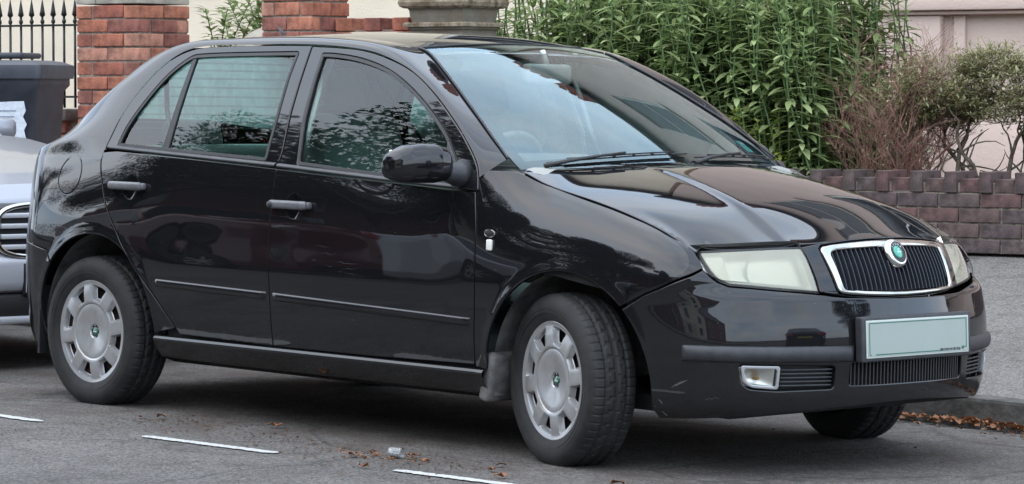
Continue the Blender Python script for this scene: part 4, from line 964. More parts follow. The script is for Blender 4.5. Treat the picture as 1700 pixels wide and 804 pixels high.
# painted bay markings: worn thermoplastic dashes
PAINTW = pmat('road_paint', (.41,.41,.39), .75, var=.10, scale=30, bump=.001, bscale=120)
def dash(x0, y0, x1, y1, w, seed):
    r = random.Random(seed); n = 60; v = []; f = []
    for i in range(n+1):
        t = i/n; x, y = x0+(x1-x0)*t, y0+(y1-y0)*t; e = r.uniform(-.006,.006); e2 = r.uniform(-.006,.006); s_ = min(1, min(t, 1-t)*24+.25)
        v += [(x, y-w/2*s_+e, .0042), (x, y+w/2*s_+e2, .0042)]
        if i: f.append((2*i-2, 2*i, 2*i+1, 2*i-1))
    o = mk('bay_marking', v, f, PAINTW, None, False, None, ROAD); return o
for k, (a, l) in enumerate((((-3.05,-1.362,-2.02,-1.345),'left-hand end of dashed white bay line at the picture edge'),((-1.435,-1.350,-.775,-1.318),'short white dash on the road beside the black car doors'),((-.19,-1.325,.50,-1.29),'white dash on the road below the front wheel'))):
    tag(dash(*a, .052, k), l, 'road marking', 'dashed white parking bay line')
# ================================================================ garden walls, piers, railings, houses
EB = [pmat('blue_brick_%d' % i, c, .82, var=.42, scale=16, bump=.003, bscale=80) for i, c in enumerate([(.080,.053,.050),(.090,.057,.051),(.072,.051,.050),(.098,.053,.048),(.083,.060,.055)])]
RB_ = [pmat('red_brick_%d' % i, c, .88, var=.38, scale=14, bump=.004, bscale=70) for i, c in enumerate([(.32,.115,.070),(.36,.140,.085),(.27,.090,.060),(.23,.088,.066),(.38,.18,.125)])]
MORTAR = pmat('mortar', (.22,.19,.155), .95, var=.3, scale=40, bump=.003, bscale=120)
STONE = pmat('weathered_stone', (.30,.275,.225), .9, var=.30, scale=7, col2=(.17,.135,.095), bump=.006, bscale=22)
COPE = pmat('stone_band', (.40,.37,.31), .9, var=.25, scale=8, bump=.004, bscale=30)
WROT = Matrix.Rotation(math.atan2(WD.y, WD.x), 4, 'Z')
def wm(s, off=0., z=0.): return Matrix.Translation(wallpt(s, off, z)) @ WROT      # local x along the wall, -y towards the street
def put(name, me, mats, parent, loc, rot=(0,0,0), r=rnd, jit=.0015):
    o = bpy.data.objects.new(name, me); COL.objects.link(o); o.parent = parent
    o.location = (loc[0]+r.uniform(-jit,jit), loc[1]+r.uniform(-jit*1.6,jit*1.6), loc[2]+r.uniform(-jit,jit)*.6); o.rotation_euler = (rot[0]+r.uniform(-.006,.006), rot[1]+r.uniform(-.006,.006), rot[2]+r.uniform(-.008,.008))
    if mats: o.material_slots[0].link = 'OBJECT'; o.material_slots[0].material = r.choice(mats)
    return o
# ---- low wall of dark purple brick with a dog-tooth coping
lw = empty('low_brick_wall', wm(0,0,0)); tag(lw, 'low wall of dark purple bricks with toothed coping along the pavement', 'wall')
be = block(.215,.1025,.065,.003,'wall_brick',EB[0])
S0, S1 = -3.05, 2.6
for c in range(4):
    x = S0+(.1125 if c % 2 else 0)
    while x+.2 < S1:
        put('brick', be, EB, lw, (x+.1125, .052, .037+.075*c)); x += .225
m = MB(); m.box(((S0+S1)/2, .125, .15), (S1-S0, .225, .296)); m.box(((S0+S1)/2,.125,.325),(S1-S0,.222,.050)); m.obj('mortar_core', pmat('dirty_mortar', (.20,.17,.135), .95, var=.5, scale=30, bump=.003, bscale=120), lw, False)
m = MB(); 
bt = block(.065,.225,.1025,.003,'coping_tall',EB[0]); bs = block(.1025,.215,.065,.003,'coping_short',EB[0])
x = S0; k = 0
while x+.19 < S1:
    put('brick', bt, EB[:1]+EB[2:], lw, (x+.0325, .105, .352), (0,0,0)); put('brick', bs, EB, lw, (x+.127, .118, .335)); x += .1875
# ---- red brick piers
bre = block(.222,.108,.071,.006,'pier_brick',RB_[0])
def pier(name, s, off, n, label, caps=True, w=.46, pitch=.0805):
    p = empty(name, wm(s, off, 0)); tag(p, label, 'pier')
    for c in range(n):
        z = .04+pitch*c; h = w/2
        pos = []
        for sg in (-1, 1):
            for q in (-1, 1): pos.append((q*.1155, sg*(h-.054), 0))
            pos.append((sg*(h-.054), 0, 1))
        for (a, b_, rot) in pos:
            if c % 2: a, b_, rot = -b_, a, 1-rot
            put('brick', bre, RB_, p, (a, b_, z), (0,0,rot*math.pi/2), jit=.003)
    m = MB(); m.box((0,0,.04+pitch*(n-1)/2), (w-.022, w-.022, pitch*n-.012)); m.obj('mortar_core', MORTAR, p, False)
    zt_ = pitch*n
    if caps:
        for i in range(3): m = MB(); m.rbox(((-.165,.015,.17)[i],0,zt_+.052), ((.14,.205,.12)[i],w-.004,.096), .008, 2); m.obj('stone_block', COPE, p)
        m = MB(); m.rbox((0,0,zt_+.155), (w-.004,w-.004,.10), .008, 2); m.rbox((0,0,zt_+.24), (w+.10,w+.10,.06), .012, 2); m.rbox((0,0,zt_+.31), (w+.02,w+.02,.07), .02, 2); m.obj('cap', COPE, p)
    return p
pier('brick_pier', -5.43, .20, 16, 'red brick pier with stone band beside the iron railings')
pier('brick_pier', -4.205, .20, 21, 'red brick pier between cream wall and stone gatepost', False).scale = (.75,.75,1)
# ---- stone gatepost with mouldings
sp = empty('stone_gatepost', wm(-3.24,.17,0)); sp.scale = (.72,.72,1); tag(sp, 'weathered stone gatepost with moulded capital behind the car roof', 'gatepost')
m = MB(); m.rbox((0,0,.52), (.44,.44,1.06), .012, 2); m.obj('shaft', STONE, sp)
def sqlathe(name, prof, mat):
    m = MB(); k = 0
    for r, h in prof:
        for a in range(4): m.v.append((r*(-1 if a in (0,3) else 1), r*(-1 if a < 2 else 1), h))
    for i in range(len(prof)-1):
        for j in range(4): q = i*4+j; r_ = i*4+(j+1) % 4; m.f.append((q, r_, r_+4, q+4))
    e = (len(prof)-1)*4; m.f.append((e,e+1,e+2,e+3)); m.f.append((3,2,1,0)); return m.obj(name, mat, sp, False)
sqlathe('capital', [(.20,1.02),(.212,1.05),(.212,1.085),(.232,1.092),(.232,1.108),(.222,1.112),(.222,1.122),(.246,1.130),(.246,1.142)], STONE)
LICH = pmat('lichened_stone', (.20,.135,.075), .95, var=.5, scale=16, col2=(.30,.25,.18), bump=.006, bscale=40)
sqlathe('ledge', [(.20,1.1425),(.272,1.1425),(.272,1.158),(.258,1.166),(.225,1.1665)], LICH); sqlathe('necking', [(.222,1.167),(.226,1.178),(.234,1.20),(.238,1.23),(.246,1.240)], STONE)
sqlathe('ledge', [(.22,1.2405),(.268,1.2405),(.292,1.252),(.300,1.272),(.292,1.292),(.22,1.293)], LICH); sqlathe('capital', [(.22,1.2935),(.285,1.2935),(.30,1.36),(.30,1.44),(.25,1.50),(.20,1.56)], STONE)
# ---- linking wall between the brick pier and the gatepost
lk = empty('linking_wall', wm(-3.70,.10,0)); tag(lk, 'short red brick wall between brick pier and stone gatepost', 'wall')
for c in range(14):
    for k in range(3):
        x = -.30+.2325*k+(.116 if c % 2 else 0)
        if x < .36: put('brick', bre, RB_, lk, (x, -.06, .04+.0805*c))
m = MB(); m.box((.02,.055,.57), (.74,.20,1.13)); m.obj('mortar_core', MORTAR, lk, False)
for k in range(4): put('brick', bre, RB_, lk, (-.27+.19*k, .04, 1.163), (0,0,math.pi/2))
# ---- curved stone coping seen between the piers
m = MB(); arcp = [(-4.70+.36*math.cos(t), .98+.20*math.sin(t)) for t in np.linspace(math.pi*.95,.05,14)]
n_ = len(arcp); m.v = [tuple(wallpt(a, o_, z)) for o_ in (-.24,-.38) for a, z in arcp]+[tuple(wallpt(a, o_, 0)) for o_ in (-.24,-.38) for a in (arcp[0][0], arcp[-1][0])]; m.f = [(i, i+1, n_+i+1, n_+i) for i in range(n_-1)]+[tuple(range(n_))[::-1]+(2*n_, 2*n_+1), tuple(range(n_, 2*n_))+(2*n_+3, 2*n_+2)]; tag(m.obj('curved_wall', COPE), 'low stone wall with curved top between the two brick piers', 'wall')
# ---- dwarf wall and iron railings
dw = empty('dwarf_wall', wm(-7.65,.05,0)); tag(dw, 'dwarf brick wall carrying the iron railings', 'wall')
m = MB(); m.rbox((0,0,.66), (3.45,.34,.07), .012, 2); m.obj('coping', pmat('dark_coping', (.10,.085,.075), .9, var=.3, scale=10), dw)
m = MB(); m.box((0,.03,.31), (3.4,.20,.63)); m.obj('mortar_core', MORTAR, dw, False)
for c in range(8):
    for k in range(15):
        x = -1.58+.2325*k-(.116 if c % 2 else 0)
        if x > -1.66: put('brick', bre, RB_[2:4]+RB_[:1], dw, (x, -.055, .04+.0785*c))
IRON = pmat('black_iron', (.008,.010,.010), .45, var=.3, scale=30)
rl = empty('iron_railings', wm(-7.65,.05,0)); tag(rl, 'black iron railings with spear tips beside the wheelie bin', 'railings')
for z in (.765, 1.185): m = MB(); m.box((0,0,z), (3.44,.03,.012)); m.obj('rail', IRON, rl, False)
bar = MB(); bar.tube([(0,0,.70),(0,0,1.235)], .0075, 8); bar.lathe([(.0075,1.195),(.012,1.20),(.012,1.215),(.0075,1.22)], 8)
bar.lathe([(.007,1.235),(.0175,1.245),(.013,1.27),(.006,1.315),(.0008,1.345)], 8); bme = mesh('railing_bar', bar.v, bar.f); bme.materials.append(IRON)
for k in range(40): o = link('railing_bar', bme, None, rl); o.location = (1.655-.0835*k, 0, 0)
# ---- houses
def house(name, label, s0, s1, off, wallm, hgt, roofm, openings, bays=()):
    root = empty(name, wm((s0+s1)/2, -off, 0)); tag(root, label, 'house'); L_ = s1-s0
    # facade with window openings: cut as a grid of wall cells
    xs = sorted(set([-L_/2, L_/2]+[o[0] for o in openings]+[o[1] for o in openings])); zs_ = sorted(set([0, hgt]+[o[2] for o in openings]+[o[3] for o in openings]))
    m = MB()
    for i in range(len(xs)-1):
        for j in range(len(zs_)-1):
            cx, cz = (xs[i]+xs[i+1])/2, (zs_[j]+zs_[j+1])/2
            if any(o[0] < cx < o[1] and o[2] < cz < o[3] for o in openings): continue
            k = len(m.v); m.v += [(xs[i],0,zs_[j]),(xs[i+1],0,zs_[j]),(xs[i+1],0,zs_[j+1]),(xs[i],0,zs_[j+1])]; m.f.append((k,k+1,k+2,k+3))
    for o in openings:
        x0, x1, z0, z1 = o; k = len(m.v); m.v += [(x0,0,z0),(x1,0,z0),(x1,0,z1),(x0,0,z1),(x0,.16,z0),(x1,.16,z0),(x1,.16,z1),(x0,.16,z1)]
        m.f += [(k,k+1,k+5,k+4),(k+1,k+2,k+6,k+5),(k+2,k+3,k+7,k+6),(k+3,k,k+4,k+7)]
    k = len(m.v); D_ = 8.0; m.v += [(-L_/2,0,0),(L_/2,0,0),(L_/2,D_,0),(-L_/2,D_,0),(-L_/2,0,hgt),(L_/2,0,hgt),(L_/2,D_,hgt),(-L_/2,D_,hgt)]; m.f += [(k+1,k+2,k+6,k+5),(k+2,k+3,k+7,k+6),(k+3,k,k+4,k+7)]
    m.obj('wall', wallm, root, False)
    WIN = bpy.data.materials.get('window_white') or pmat('window_white', (.65,.64,.60), .5); DG_ = bpy.data.materials.get('window_dark') or pmat('window_dark', (.02,.024,.028), .06, coat=.5)
    for o in openings:
        x0, x1, z0, z1 = o; m = MB(); w_ = .06
        for bx in (((x0+x1)/2,z0+w_/2,x1-x0,w_),((x0+x1)/2,z1-w_/2,x1-x0,w_),(x0+w_/2,(z0+z1)/2,w_,z1-z0-2*w_),(x1-w_/2,(z0+z1)/2,w_,z1-z0-2*w_),((x0+x1)/2,(z0+z1)/2,x1-x0-2*w_,.045)): m.box((bx[0],.12,bx[1]), (bx[2],.05,bx[3]))
        wo = m.obj('window', WIN, root, False); m = MB(); m.box(((x0+x1)/2,.14,(z0+z1)/2), (x1-x0-.02,.01,z1-z0-.02)); m.obj('pane', DG_, wo, False)
        m = MB(); m.box(((x0+x1)/2,-.03,z0-.04), (x1-x0+.2,.16,.08)); m.obj('sill', COPE, wo, False)
    m = MB(); e = .35; m.v = [(-L_/2-.1,-e,hgt-.05),(L_/2+.1,-e,hgt-.05),(L_/2+.1,D_/2,hgt+2.9),(-L_/2-.1,D_/2,hgt+2.9),(L_/2+.1,D_+e,hgt-.05),(-L_/2-.1,D_+e,hgt-.05),(-L_/2-.1,-e,hgt-.2),(L_/2+.1,-e,hgt-.2)]
    m.f = [(0,1,2,3),(3,2,4,5),(6,7,1,0),(0,3,5),(1,4,2),(6,0,5),(7,4,1)]; ro = m.obj('roof', roofm, root, False)
    for cx in (-L_/2+.6, L_/2-.6): m = MB(); m.box((cx, D_/2, hgt+3.1), (1.0,.7,1.6)); [m.lathe([(.11,hgt+3.9),(.13,hgt+4.3),(.0,hgt+4.3)],10,Matrix.Translation((cx+q,D_/2,0))) for q in (-.3,0,.3)]; m.obj('chimney', RB_[2], ro, False)
    return root
PINK = pmat('pink_render', (.60,.47,.405), .9, var=.05, scale=1.2, bump=.003, bscale=60)
CREAM = pmat('cream_render', (.72,.63,.49), .9, var=.06, scale=1.5, bump=.003, bscale=60)
SLATE = pmat('slate', (.045,.048,.055), .7, var=.35, scale=6, bump=.01, bscale=20)
RBW = pmat('brick_facade', (.20,.085,.058), .9, var=.35, scale=30, bump=.004, bscale=60)
hp = house('pink_house', 'pink rendered house with plinth moulding behind the shrubs', -3.4, 7.0, 3.45, PINK, 7.6, SLATE, [(-3.6,-2.3,1.75,3.75),(-1.0,.1,1.75,3.75),(1.6,2.9,1.75,3.75),(-3.5,-2.4,4.7,6.5),(-1.0,.1,4.7,6.5),(1.7,2.8,4.7,6.5)])
#   string course, plinth ledges, corner pilaster and panel
def strip_(x0, x1, z0, z1, d, name, mat=PINK): m = MB(); m.rbox(((x0+x1)/2,-d/2,(z0+z1)/2), (x1-x0,d,z1-z0), min(.012,d*.4), 2); m.obj(name, mat, hp)
strip_(-5.2,5.2,1.288,1.40,.13,'string_course'); strip_(-5.2,5.2,1.262,1.286,.09,'string_course'); strip_(-5.2,-3.87,.0,.865,.10,'plinth'); strip_(-3.87,5.2,.0,.70,.06,'plinth')
strip_(-5.2,-3.87,.88,1.26,.06,'wall_panel'); strip_(-5.2,-4.37,.882,1.225,.085,'wall_panel'); strip_(-3.80,-3.72,.702,1.26,.03,'wall_panel')
hc_ = house('cream_house', 'cream rendered house beyond the railings and brick piers', -16.5, -3.55, 3.6, CREAM, 7.4, SLATE, [(-5.6,-4.3,1.9,3.9),(-2.4,-1.1,1.9,3.9),(1.2,2.5,2.1,3.9),(4.2,5.4,2.1,3.9),(-5.5,-4.4,4.8,6.5),(-2.3,-1.2,4.8,6.5),(1.3,2.4,4.8,6.5),(4.2,5.3,4.8,6.5)])
# ---- wheelie bin
BIN = pmat('bin_plastic', (.042,.045,.056), .5, var=.2, scale=10, bump=.0006, bscale=200)
bn = empty('wheelie_bin', Matrix.Translation((-6.53,1.78,.31)) @ Matrix.Rotation(math.radians(38),4,'Z')); tag(bn, 'dark grey wheelie bin with torn white sticker behind the silver car', 'bin')
m = MB(); secs_ = [(0,.19,.20),(.1,.205,.23),(.9,.245,.30),(.93,.27,.325),(.97,.27,.325)]
def rsec(hx, hy, z, r=.035, n=5):
    o = []
    for qx, qy, a0 in ((1,1,0),(-1,1,90),(-1,-1,180),(1,-1,270)):
        for j in range(n+1): a = math.radians(a0+90*j/n); o.append((qx*(hx-r)+r*math.cos(a), qy*(hy-r)+r*math.sin(a), z))
    return o
for z, hx, hy in secs_: m.v += rsec(hx, hy, z)
q = 24
for i in range(len(secs_)-1):
    for j in range(q): m.f.append((i*q+j, i*q+(j+1) % q, (i+1)*q+(j+1) % q, (i+1)*q+j))
m.obj('body', BIN, bn); 
m = MB(); ls = [(.965,.285,.345),(1.015,.290,.350),(1.035,.286,.346),(1.052,.245,.30),(1.060,.20,.26)]
for z, hx, hy in ls: m.v += rsec(hx, hy, z, .035)
for i in range(len(ls)-1):
    for j in range(q): m.f.append((i*q+j, i*q+(j+1) % q, (i+1)*q+(j+1) % q, (i+1)*q+j))
m.f.append(tuple((len(ls)-1)*q+j for j in range(q))); lid = m.obj('lid', BIN, bn); autosmooth(lid, 30)
m = MB(); m.rbox((0,-.02,1.085), (.30,.40,.03), .012, 2); m.obj('lid_panel', BIN, lid)
m = MB(); m.tube([(-.22,.37,.98),(.22,.37,.98)], .016, 8); m.obj('handle', BIN, bn)
for sx in (-1,1): m = MB(); m.lathe([(0,-.03),(.10,-.03),(.10,.03),(0,.03)], 24, Matrix.Translation((sx*.26,.24,.10)) @ Matrix.Rotation(math.pi/2,4,'Y')); m.obj('wheel', BIN, bn)
for sx in (-1,1): m = MB(); m.rbox((sx*.12,.262,.50), (.05,.05,.70), .02, 2); m.obj('rib', BIN, bn)
# sticker, torn at its edge
r = random.Random(3); pts_ = [(x_+.095, z_+.20) for x_, z_ in [(-.15,.64),(.09,.65),(.10,.60),(.085,.57),(.105,.53),(.09,.50),(.10,.46),(-.15,.45)]]
m = MB(); m.v = [(x, -.3035, z) for x, z in pts_]; m.f = [tuple(range(len(pts_)))]; st_ = m.obj('sticker', pmat('sticker_paper', (.62,.66,.70), .6, var=.12, scale=40), bn, False)
m = MB()
for k in range(4): m.box((.07,-.3048,.80-.03*k), (.15-.02*(k % 2),.001,.006))
m.obj('sticker_print', pmat('sticker_ink', (.25,.28,.33), .6), st_, False)
# ================================================================ other cars
def other_car(name, label, paint, mw, L_=4.5, hw=.87, zb=.93, zr=1.44, face=None):
    root = empty(name, mw); tag(root, label, 'car'); h = L_/2
    # lower body: stations nose -> tail: x, half width, sill z, top z, top half width
    st = [(h-.00,.55,.30,.48,.50),(h-.02,.64,.24,.60,.58),(h-.06,.72,.21,.69,.63),(h-.14,.79,.20,.745,.67),(h-.30,.84,.20,.79,.70),(h-.60,hw-.01,.20,.845,.73),(h-1.0,hw,.20,.90,.745),(h-1.35,hw,.20,zb+.02,.75),(0.2,hw,.20,zb+.02,.77),(-h+1.3,hw,.20,zb+.04,.77),(-h+.75,hw-.01,.20,zb+.06,.74),(-h+.30,hw-.04,.22,zb+.06,.71),(-h+.08,hw-.10,.26,zb+.02,.66),(-h,.68,.32,zb-.12,.58)]
    def cs(k): return CS([s[0] for s in st], [s[k] for s in st])
    fw_, fz0, fz1, ft = [(lambda x, k=k: np.interp(-np.asarray(x), [-s[0] for s in st], [s[k] for s in st])) for k in (1,2,3,4)]
    prof = [(.90,0.),(.985,.12),(1.0,.30),(1.0,.55),(.985,.78),(.95,.91),(.90,.97)]
    def body(u, v):
        x = np.interp(u, np.linspace(0,1,41), np.concatenate([h-.9*(np.linspace(0,1,16))**2, np.linspace(h-1.0,-h+.9,16), -h+.8*(np.linspace(1,0,9))**2]))
        w, a, b, t = fw_(x), fz0(x), fz1(x), ft(x); s_ = np.abs(2*v-1); sg = np.sign(2*v-1)
        # s_: 1 at the sill, 0 on the centre line
        q = np.clip((1-s_)/.62,0,1); yy = np.interp(q, [0,.1,.35,.65,.85,.95,1], [.90,.985,1.,.998,.97,.93,.88]); zz = np.interp(q, [0,.1,.35,.65,.85,.95,1], [0,.10,.36,.70,.92,.98,1.])
        inner = np.clip((s_)/.38,0,1); y = np.where(s_ > .38, yy*w, np.minimum(t+.02,.88*w)*inner); y = np.where(s_ > .38, yy*w, .88*w*inner)
        z = np.where(s_ > .38, a+(b-a)*zz, b+.035*(1-inner**2)); return np.stack([x, sg*y, z], -1)
    def bc(P): c = P.copy(); c[:,0] *= .8; c[:,1] = 0; c[:,2] = .5; return c
    def cut(u, v):
        p = body(u, v); ok = np.ones(len(u), bool)
        for ax in (h-.85, -h+.95): ok &= (np.hypot(p[:,0]-ax, p[:,2]-.31) > .328) | (np.abs(p[:,1]) < .60)
        return ok
    bo_ = grid('body', body, 110, 60, paint, root, ref=bc, vsel=cut)
    co = np.zeros(len(bo_.data.vertices)*3, dtype=np.float32); bo_.data.vertices.foreach_get('co', co); co = co.reshape(-1,3)
    for ax in (h-.85, -h+.95):      # true round wheel openings
        dx, dz = co[:,0]-ax, co[:,2]-.31; d_ = np.hypot(dx, dz); q_ = (d_ < .352) & (np.abs(co[:,1]) > .56); k_ = .345/np.maximum(d_, 1e-3); co[q_,0] = ax+dx[q_]*k_[q_]; co[q_,2] = .31+dz[q_]*k_[q_]
    bo_.data.vertices.foreach_set('co', co.ravel()); bo_.data.update()
    # cabin: glass house and roof
    gx = [h-1.22, h-1.95, 0.0, -h+1.55, -h+.62]
    def cab(u, v, k=0.):
        x0 = h-1.50-(h*2-2.05)*u; top = np.interp(u, [0,.27,.45,.68,1], [zb+.0,zr-.05,zr,zr-.05,zb+.04]); w = np.interp(u, [0,.27,.68,1], [.74,.62,.60,.66]); s_ = np.abs(2*v-1); sg = np.sign(2*v-1)
        wb = .765; q = np.clip((1-s_)/.5,0,1); y = np.where(s_ > .5, wb+(w-wb)*q*np.clip((top-zb)/(zr-zb),0,1), (wb+(w-wb)*np.clip((top-zb)/(zr-zb),0,1))*s_/.5); z = np.where(s_ > .5, zb+.0+(top-zb)*q, top+.04*(1-(s_/.5)**2)*np.clip((top-zb)/(zr-zb),0,1)); return np.stack([x0, sg*y, z-.004], -1)
    issel = lambda u, v: (abs(2*v-1) > .53 and .04 < u < .97 and abs(u-.47) > .012) or (abs(2*v-1) <= .47 and (u < .255 or u > .70))
    DGL = bpy.data.materials.get('dark_car_glass') or pmat('dark_car_glass', (.015,.02,.022), .03, coat=1.)
    grid('windows', cab, 90, 48, DGL, root, ref=bc, sel=issel); grid('roof', cab, 90, 48, paint, root, ref=bc, sel=lambda u, v: not issel(u, v))
    m = MB(); m.box((0,0,.24), (L_-.5,1.3,.10)); m.box((h-.6,0,.45), (.8,1.1,.4)); m.box((-h+.7,0,.45), (.9,1.1,.4)); m.box((0,0,.42), (1.7,1.60,.3)); m.obj('underbody', DARK, root, False)
    for ax in (h-.85, -h+.95):
        for sy in (-1,1):
            w_ = empty('wheel', None, root); w_.location = (ax, sy*(hw-.115), .31)
            m = MB().lathe([(.20,-.09),(.24,-.105),(.29,-.10),(.313,-.08),(.313,.08),(.29,.10),(.24,.105),(.20,.09)], 40, Matrix.Rotation(math.pi/2,4,'X')); m.obj('tyre', RUBBER, w_)
            m = MB(); m.lathe([(.21,.07),(.205,.085),(.195,.075),(.185,.03)], 40, Matrix.Rotation(math.pi/2,4,'X')); m.lathe([(.21,-.07),(.205,-.085),(.195,-.075),(.185,-.03)], 40, Matrix.Rotation(math.pi/2,4,'X'))
            for k in range(7):
                T = Matrix.Rotation(2*math.pi*k/7,4,'Y')
                for q in (-.072,.072): m.box((0,q,.115), (.045,.02,.17), M=T)
            m.lathe([(0,.085),(.05,.082),(.055,.06)], 20, Matrix.Rotation(math.pi/2,4,'X')); m.lathe([(.055,-.06),(.05,-.082),(0,-.085)], 20, Matrix.Rotation(math.pi/2,4,'X')); m.obj('alloy_rim', SILVERP, w_, False)
            m = MB().lathe([(0,.0),(.19,.0)], 24, Matrix.Rotation(math.pi/2,4,'X')); m.obj('brake_disc', DARK, w_)
            m = MB(); m.rbox((ax if False else (h-1.45 if ax > 0 else -h+1.9), 0,0),(.001,.001,.001),.0004,2)
    for sy in (-1,1):
        m = MB(); m.rbox((h-1.78,sy*(hw+.05),.985), (.10,.17,.11), .045, 4); m.tube([(h-1.74,sy*.76,.96),(h-1.76,sy*(hw+.03),.97)], .025, 8); m.obj('door_mirror', paint, root)
        for x_ in (-.15,-1.05): m = MB(); m.rbox((x_,sy*(hw+.012),.80), (.20,.03,.03), .012, 2); m.obj('door_handle', paint, root)
        # lamps front and rear
        m = MB(); m.rbox((h-.17,sy*.665,.655), (.22,.24,.12), .045, 4); m.obj('headlamp', bpy.data.materials.get('far_lamp') or pmat('far_lamp', (.45,.46,.45), .12, .6, coat=1.), root)
        m = MB(); m.rbox((-h+.06,sy*.62,.80), (.14,.34,.17), .045, 4); m.obj('tail_lamp', REDL, root)
    m = MB(); m.rbox((-h-.012,0,.62), (.02,.52,.11), .004, 2); m.obj('rear_plate', pmat('yellow_plate', (.55,.42,.05), .5) if 'yellow_plate' not in bpy.data.materials else bpy.data.materials['yellow_plate'], root)
    return root, h
SILV = pmat('silver_car_paint', (.27,.28,.31), .34, .5, coat=.5, var=.04, scale=200)
DKBL = pmat('dark_car_paint', (.010,.012,.018), .3, 0, coat=1., spec=0.)
GREYC = pmat('grey_car_paint', (.33,.34,.36), .32, .5, coat=1.)
RED_ = pmat('maroon_car_paint', (.10,.012,.012), .3, 0, coat=1.)
# silver saloon right behind the black car: its nose shows at the left edge
SX = -3.77
sil, sh_ = other_car('silver_saloon', 'silver saloon with chrome-barred grille parked behind the black car', SILV, ROAD @ Matrix.Translation((SX-2.25,.10,0)), 4.5)
f_ = sh_
m = MB(); m.rbox((f_-.055,0,.590), (.16,.80,.225), .05, 4); gb = m.obj('grille', pmat('saloon_grille_dark', (.006,.007,.009), .5), sil)
m = MB(); ring = [(f_+.028,(.40)*c_,.590+.112*s_) for c_, s_ in [(math.copysign(abs(math.cos(t))**.45,math.cos(t)), math.copysign(abs(math.sin(t))**.5,math.sin(t))) for t in np.linspace(0,2*math.pi,60)]]
m.tube(ring, .012, 8); m.obj('grille_frame', CHROME, gb)
for k in range(4): m = MB(); m.rbox((f_+.026,0,.522+.044*k), (.022,.77,.021), .005, 2); m.obj('grille_bar', bpy.data.materials.get('bright_bar') or pmat('bright_bar', (.62,.63,.65), .3, .3), gb)
for k in range(8): m = MB(); m.box((f_+.018,-.35+.10*k,.59), (.006,.005,.19)); m.obj('grille_rod', BLACKP, gb, False)
m = MB(); m.rbox((f_-.06,0,.41), (.20,1.34,.17), .05, 4); m.rbox((f_-.04,0,.215), (.18,1.36,.035), .015, 3); bb = m.obj('bumper', pmat('silver_bumper', (.44,.45,.48), .35, .15, coat=.6), sil)
m = MB(); m.rbox((f_-.05,0,.275), (.17,1.24,.10), .02, 3); m.obj('lower_intake', pmat('intake_black', (.008,.008,.009), .7), bb)
for y in (-.62,-.50,.50,.62): m = MB().lathe([(0,.006),(.011,.006),(.012,0)], 16, Matrix.Translation((f_+.036,y,.43)) @ Matrix.Rotation(math.pi/2,4,'Y')); m.obj('parking_sensor', SILV, bb)
m = MB(); m.rbox((f_+.045,0,.385), (.02,.52,.112), .004, 2); pp = m.obj('number_plate', pmat('saloon_plate', (.70,.71,.69), .45), sil)
m = MB(); m.box((f_+.0560,-.235,.385), (.001,.046,.108)); m.obj('blue_band', pmat('plate_blue', (.005,.075,.36), .4), pp, False)
m = MB().tube([(f_+.0570,-.235+.013*math.cos(t),.400+.013*math.sin(t)) for t in np.linspace(0,2*math.pi,13)], .0016, 5); m.obj('band_ring', pmat('plate_gold', (.6,.5,.1), .4), pp)
m = MB(); m.rbox((f_+.036,0,.385), (.012,.545,.135), .004, 2); m.obj('plate_holder', BLACKP, pp)
# bonnet edge line
m = MB(); m.tube([(f_-.06+.0*y, y, .712-.03*(y/.6)**2) for y in np.linspace(-.60,.60,24)], .003, 5); m.obj('bonnet_edge', DARK, sil)
# parked across the road and ahead: seen mirrored in the black paint
other_car('parked_estate', 'silver grey car parked across the road, mirrored in the black doors', GREYC, ROAD @ Matrix.Translation((-5.4,-7.9,0)))
other_car('parked_hatch', 'maroon car parked across the road, mirrored beside the silver grey one', RED_, ROAD @ Matrix.Translation((-10.6,-7.9,0)), 4.2)
other_car('parked_saloon', 'dark saloon parked ahead, mirrored in the black front bumper', DKBL, ROAD @ Matrix.Translation((8.6,.10,0)), 4.5)
# ================================================================ plants
def leafmat(name, c1, c2, tr=.35, rough=.55, scale=3.):
    m = bpy.data.materials.new(name); m.use_nodes = True; t = m.node_tree; t.nodes.clear(); N = t.nodes.new; K = t.links.new
    o = N('ShaderNodeOutputMaterial'); b = N('ShaderNodeBsdfPrincipled'); tl = N('ShaderNodeBsdfTranslucent'); mx = N('ShaderNodeMixShader'); mx.inputs[0].default_value = tr
    g = N('ShaderNodeNewGeometry'); oi = N('ShaderNodeObjectInfo'); x = N('ShaderNodeMix'); x.data_type = 'RGBA'; x.inputs[6].default_value = rgb(c1); x.inputs[7].default_value = rgb(c2)
    ad = N('ShaderNodeMath'); ad.operation = 'ADD'; fr = N('ShaderNodeMath'); fr.operation = 'FRACT'; K(g.outputs['Random Per Island'], ad.inputs[0]); K(oi.outputs['Random'], ad.inputs[1]); K(ad.outputs[0], fr.inputs[0])
    K(fr.outputs[0], x.inputs[0]); K(x.outputs[2], b.inputs['Base Color']); K(x.outputs[2], tl.inputs[0]); b.inputs['Roughness'].default_value = rough; b.inputs['Specular IOR Level'].default_value = .35
    K(mx.outputs[0], o.inputs[0]); K(b.outputs[0], mx.inputs[1]); K(tl.outputs[0], mx.inputs[2]); return m
LEAFG = leafmat('bush_leaf', (.175,.255,.085), (.37,.43,.20)); LEAFY = leafmat('yellow_leaf', (.20,.26,.04), (.30,.33,.07)); LEAFB = leafmat('grey_green_leaf', (.26,.26,.12), (.40,.385,.21))
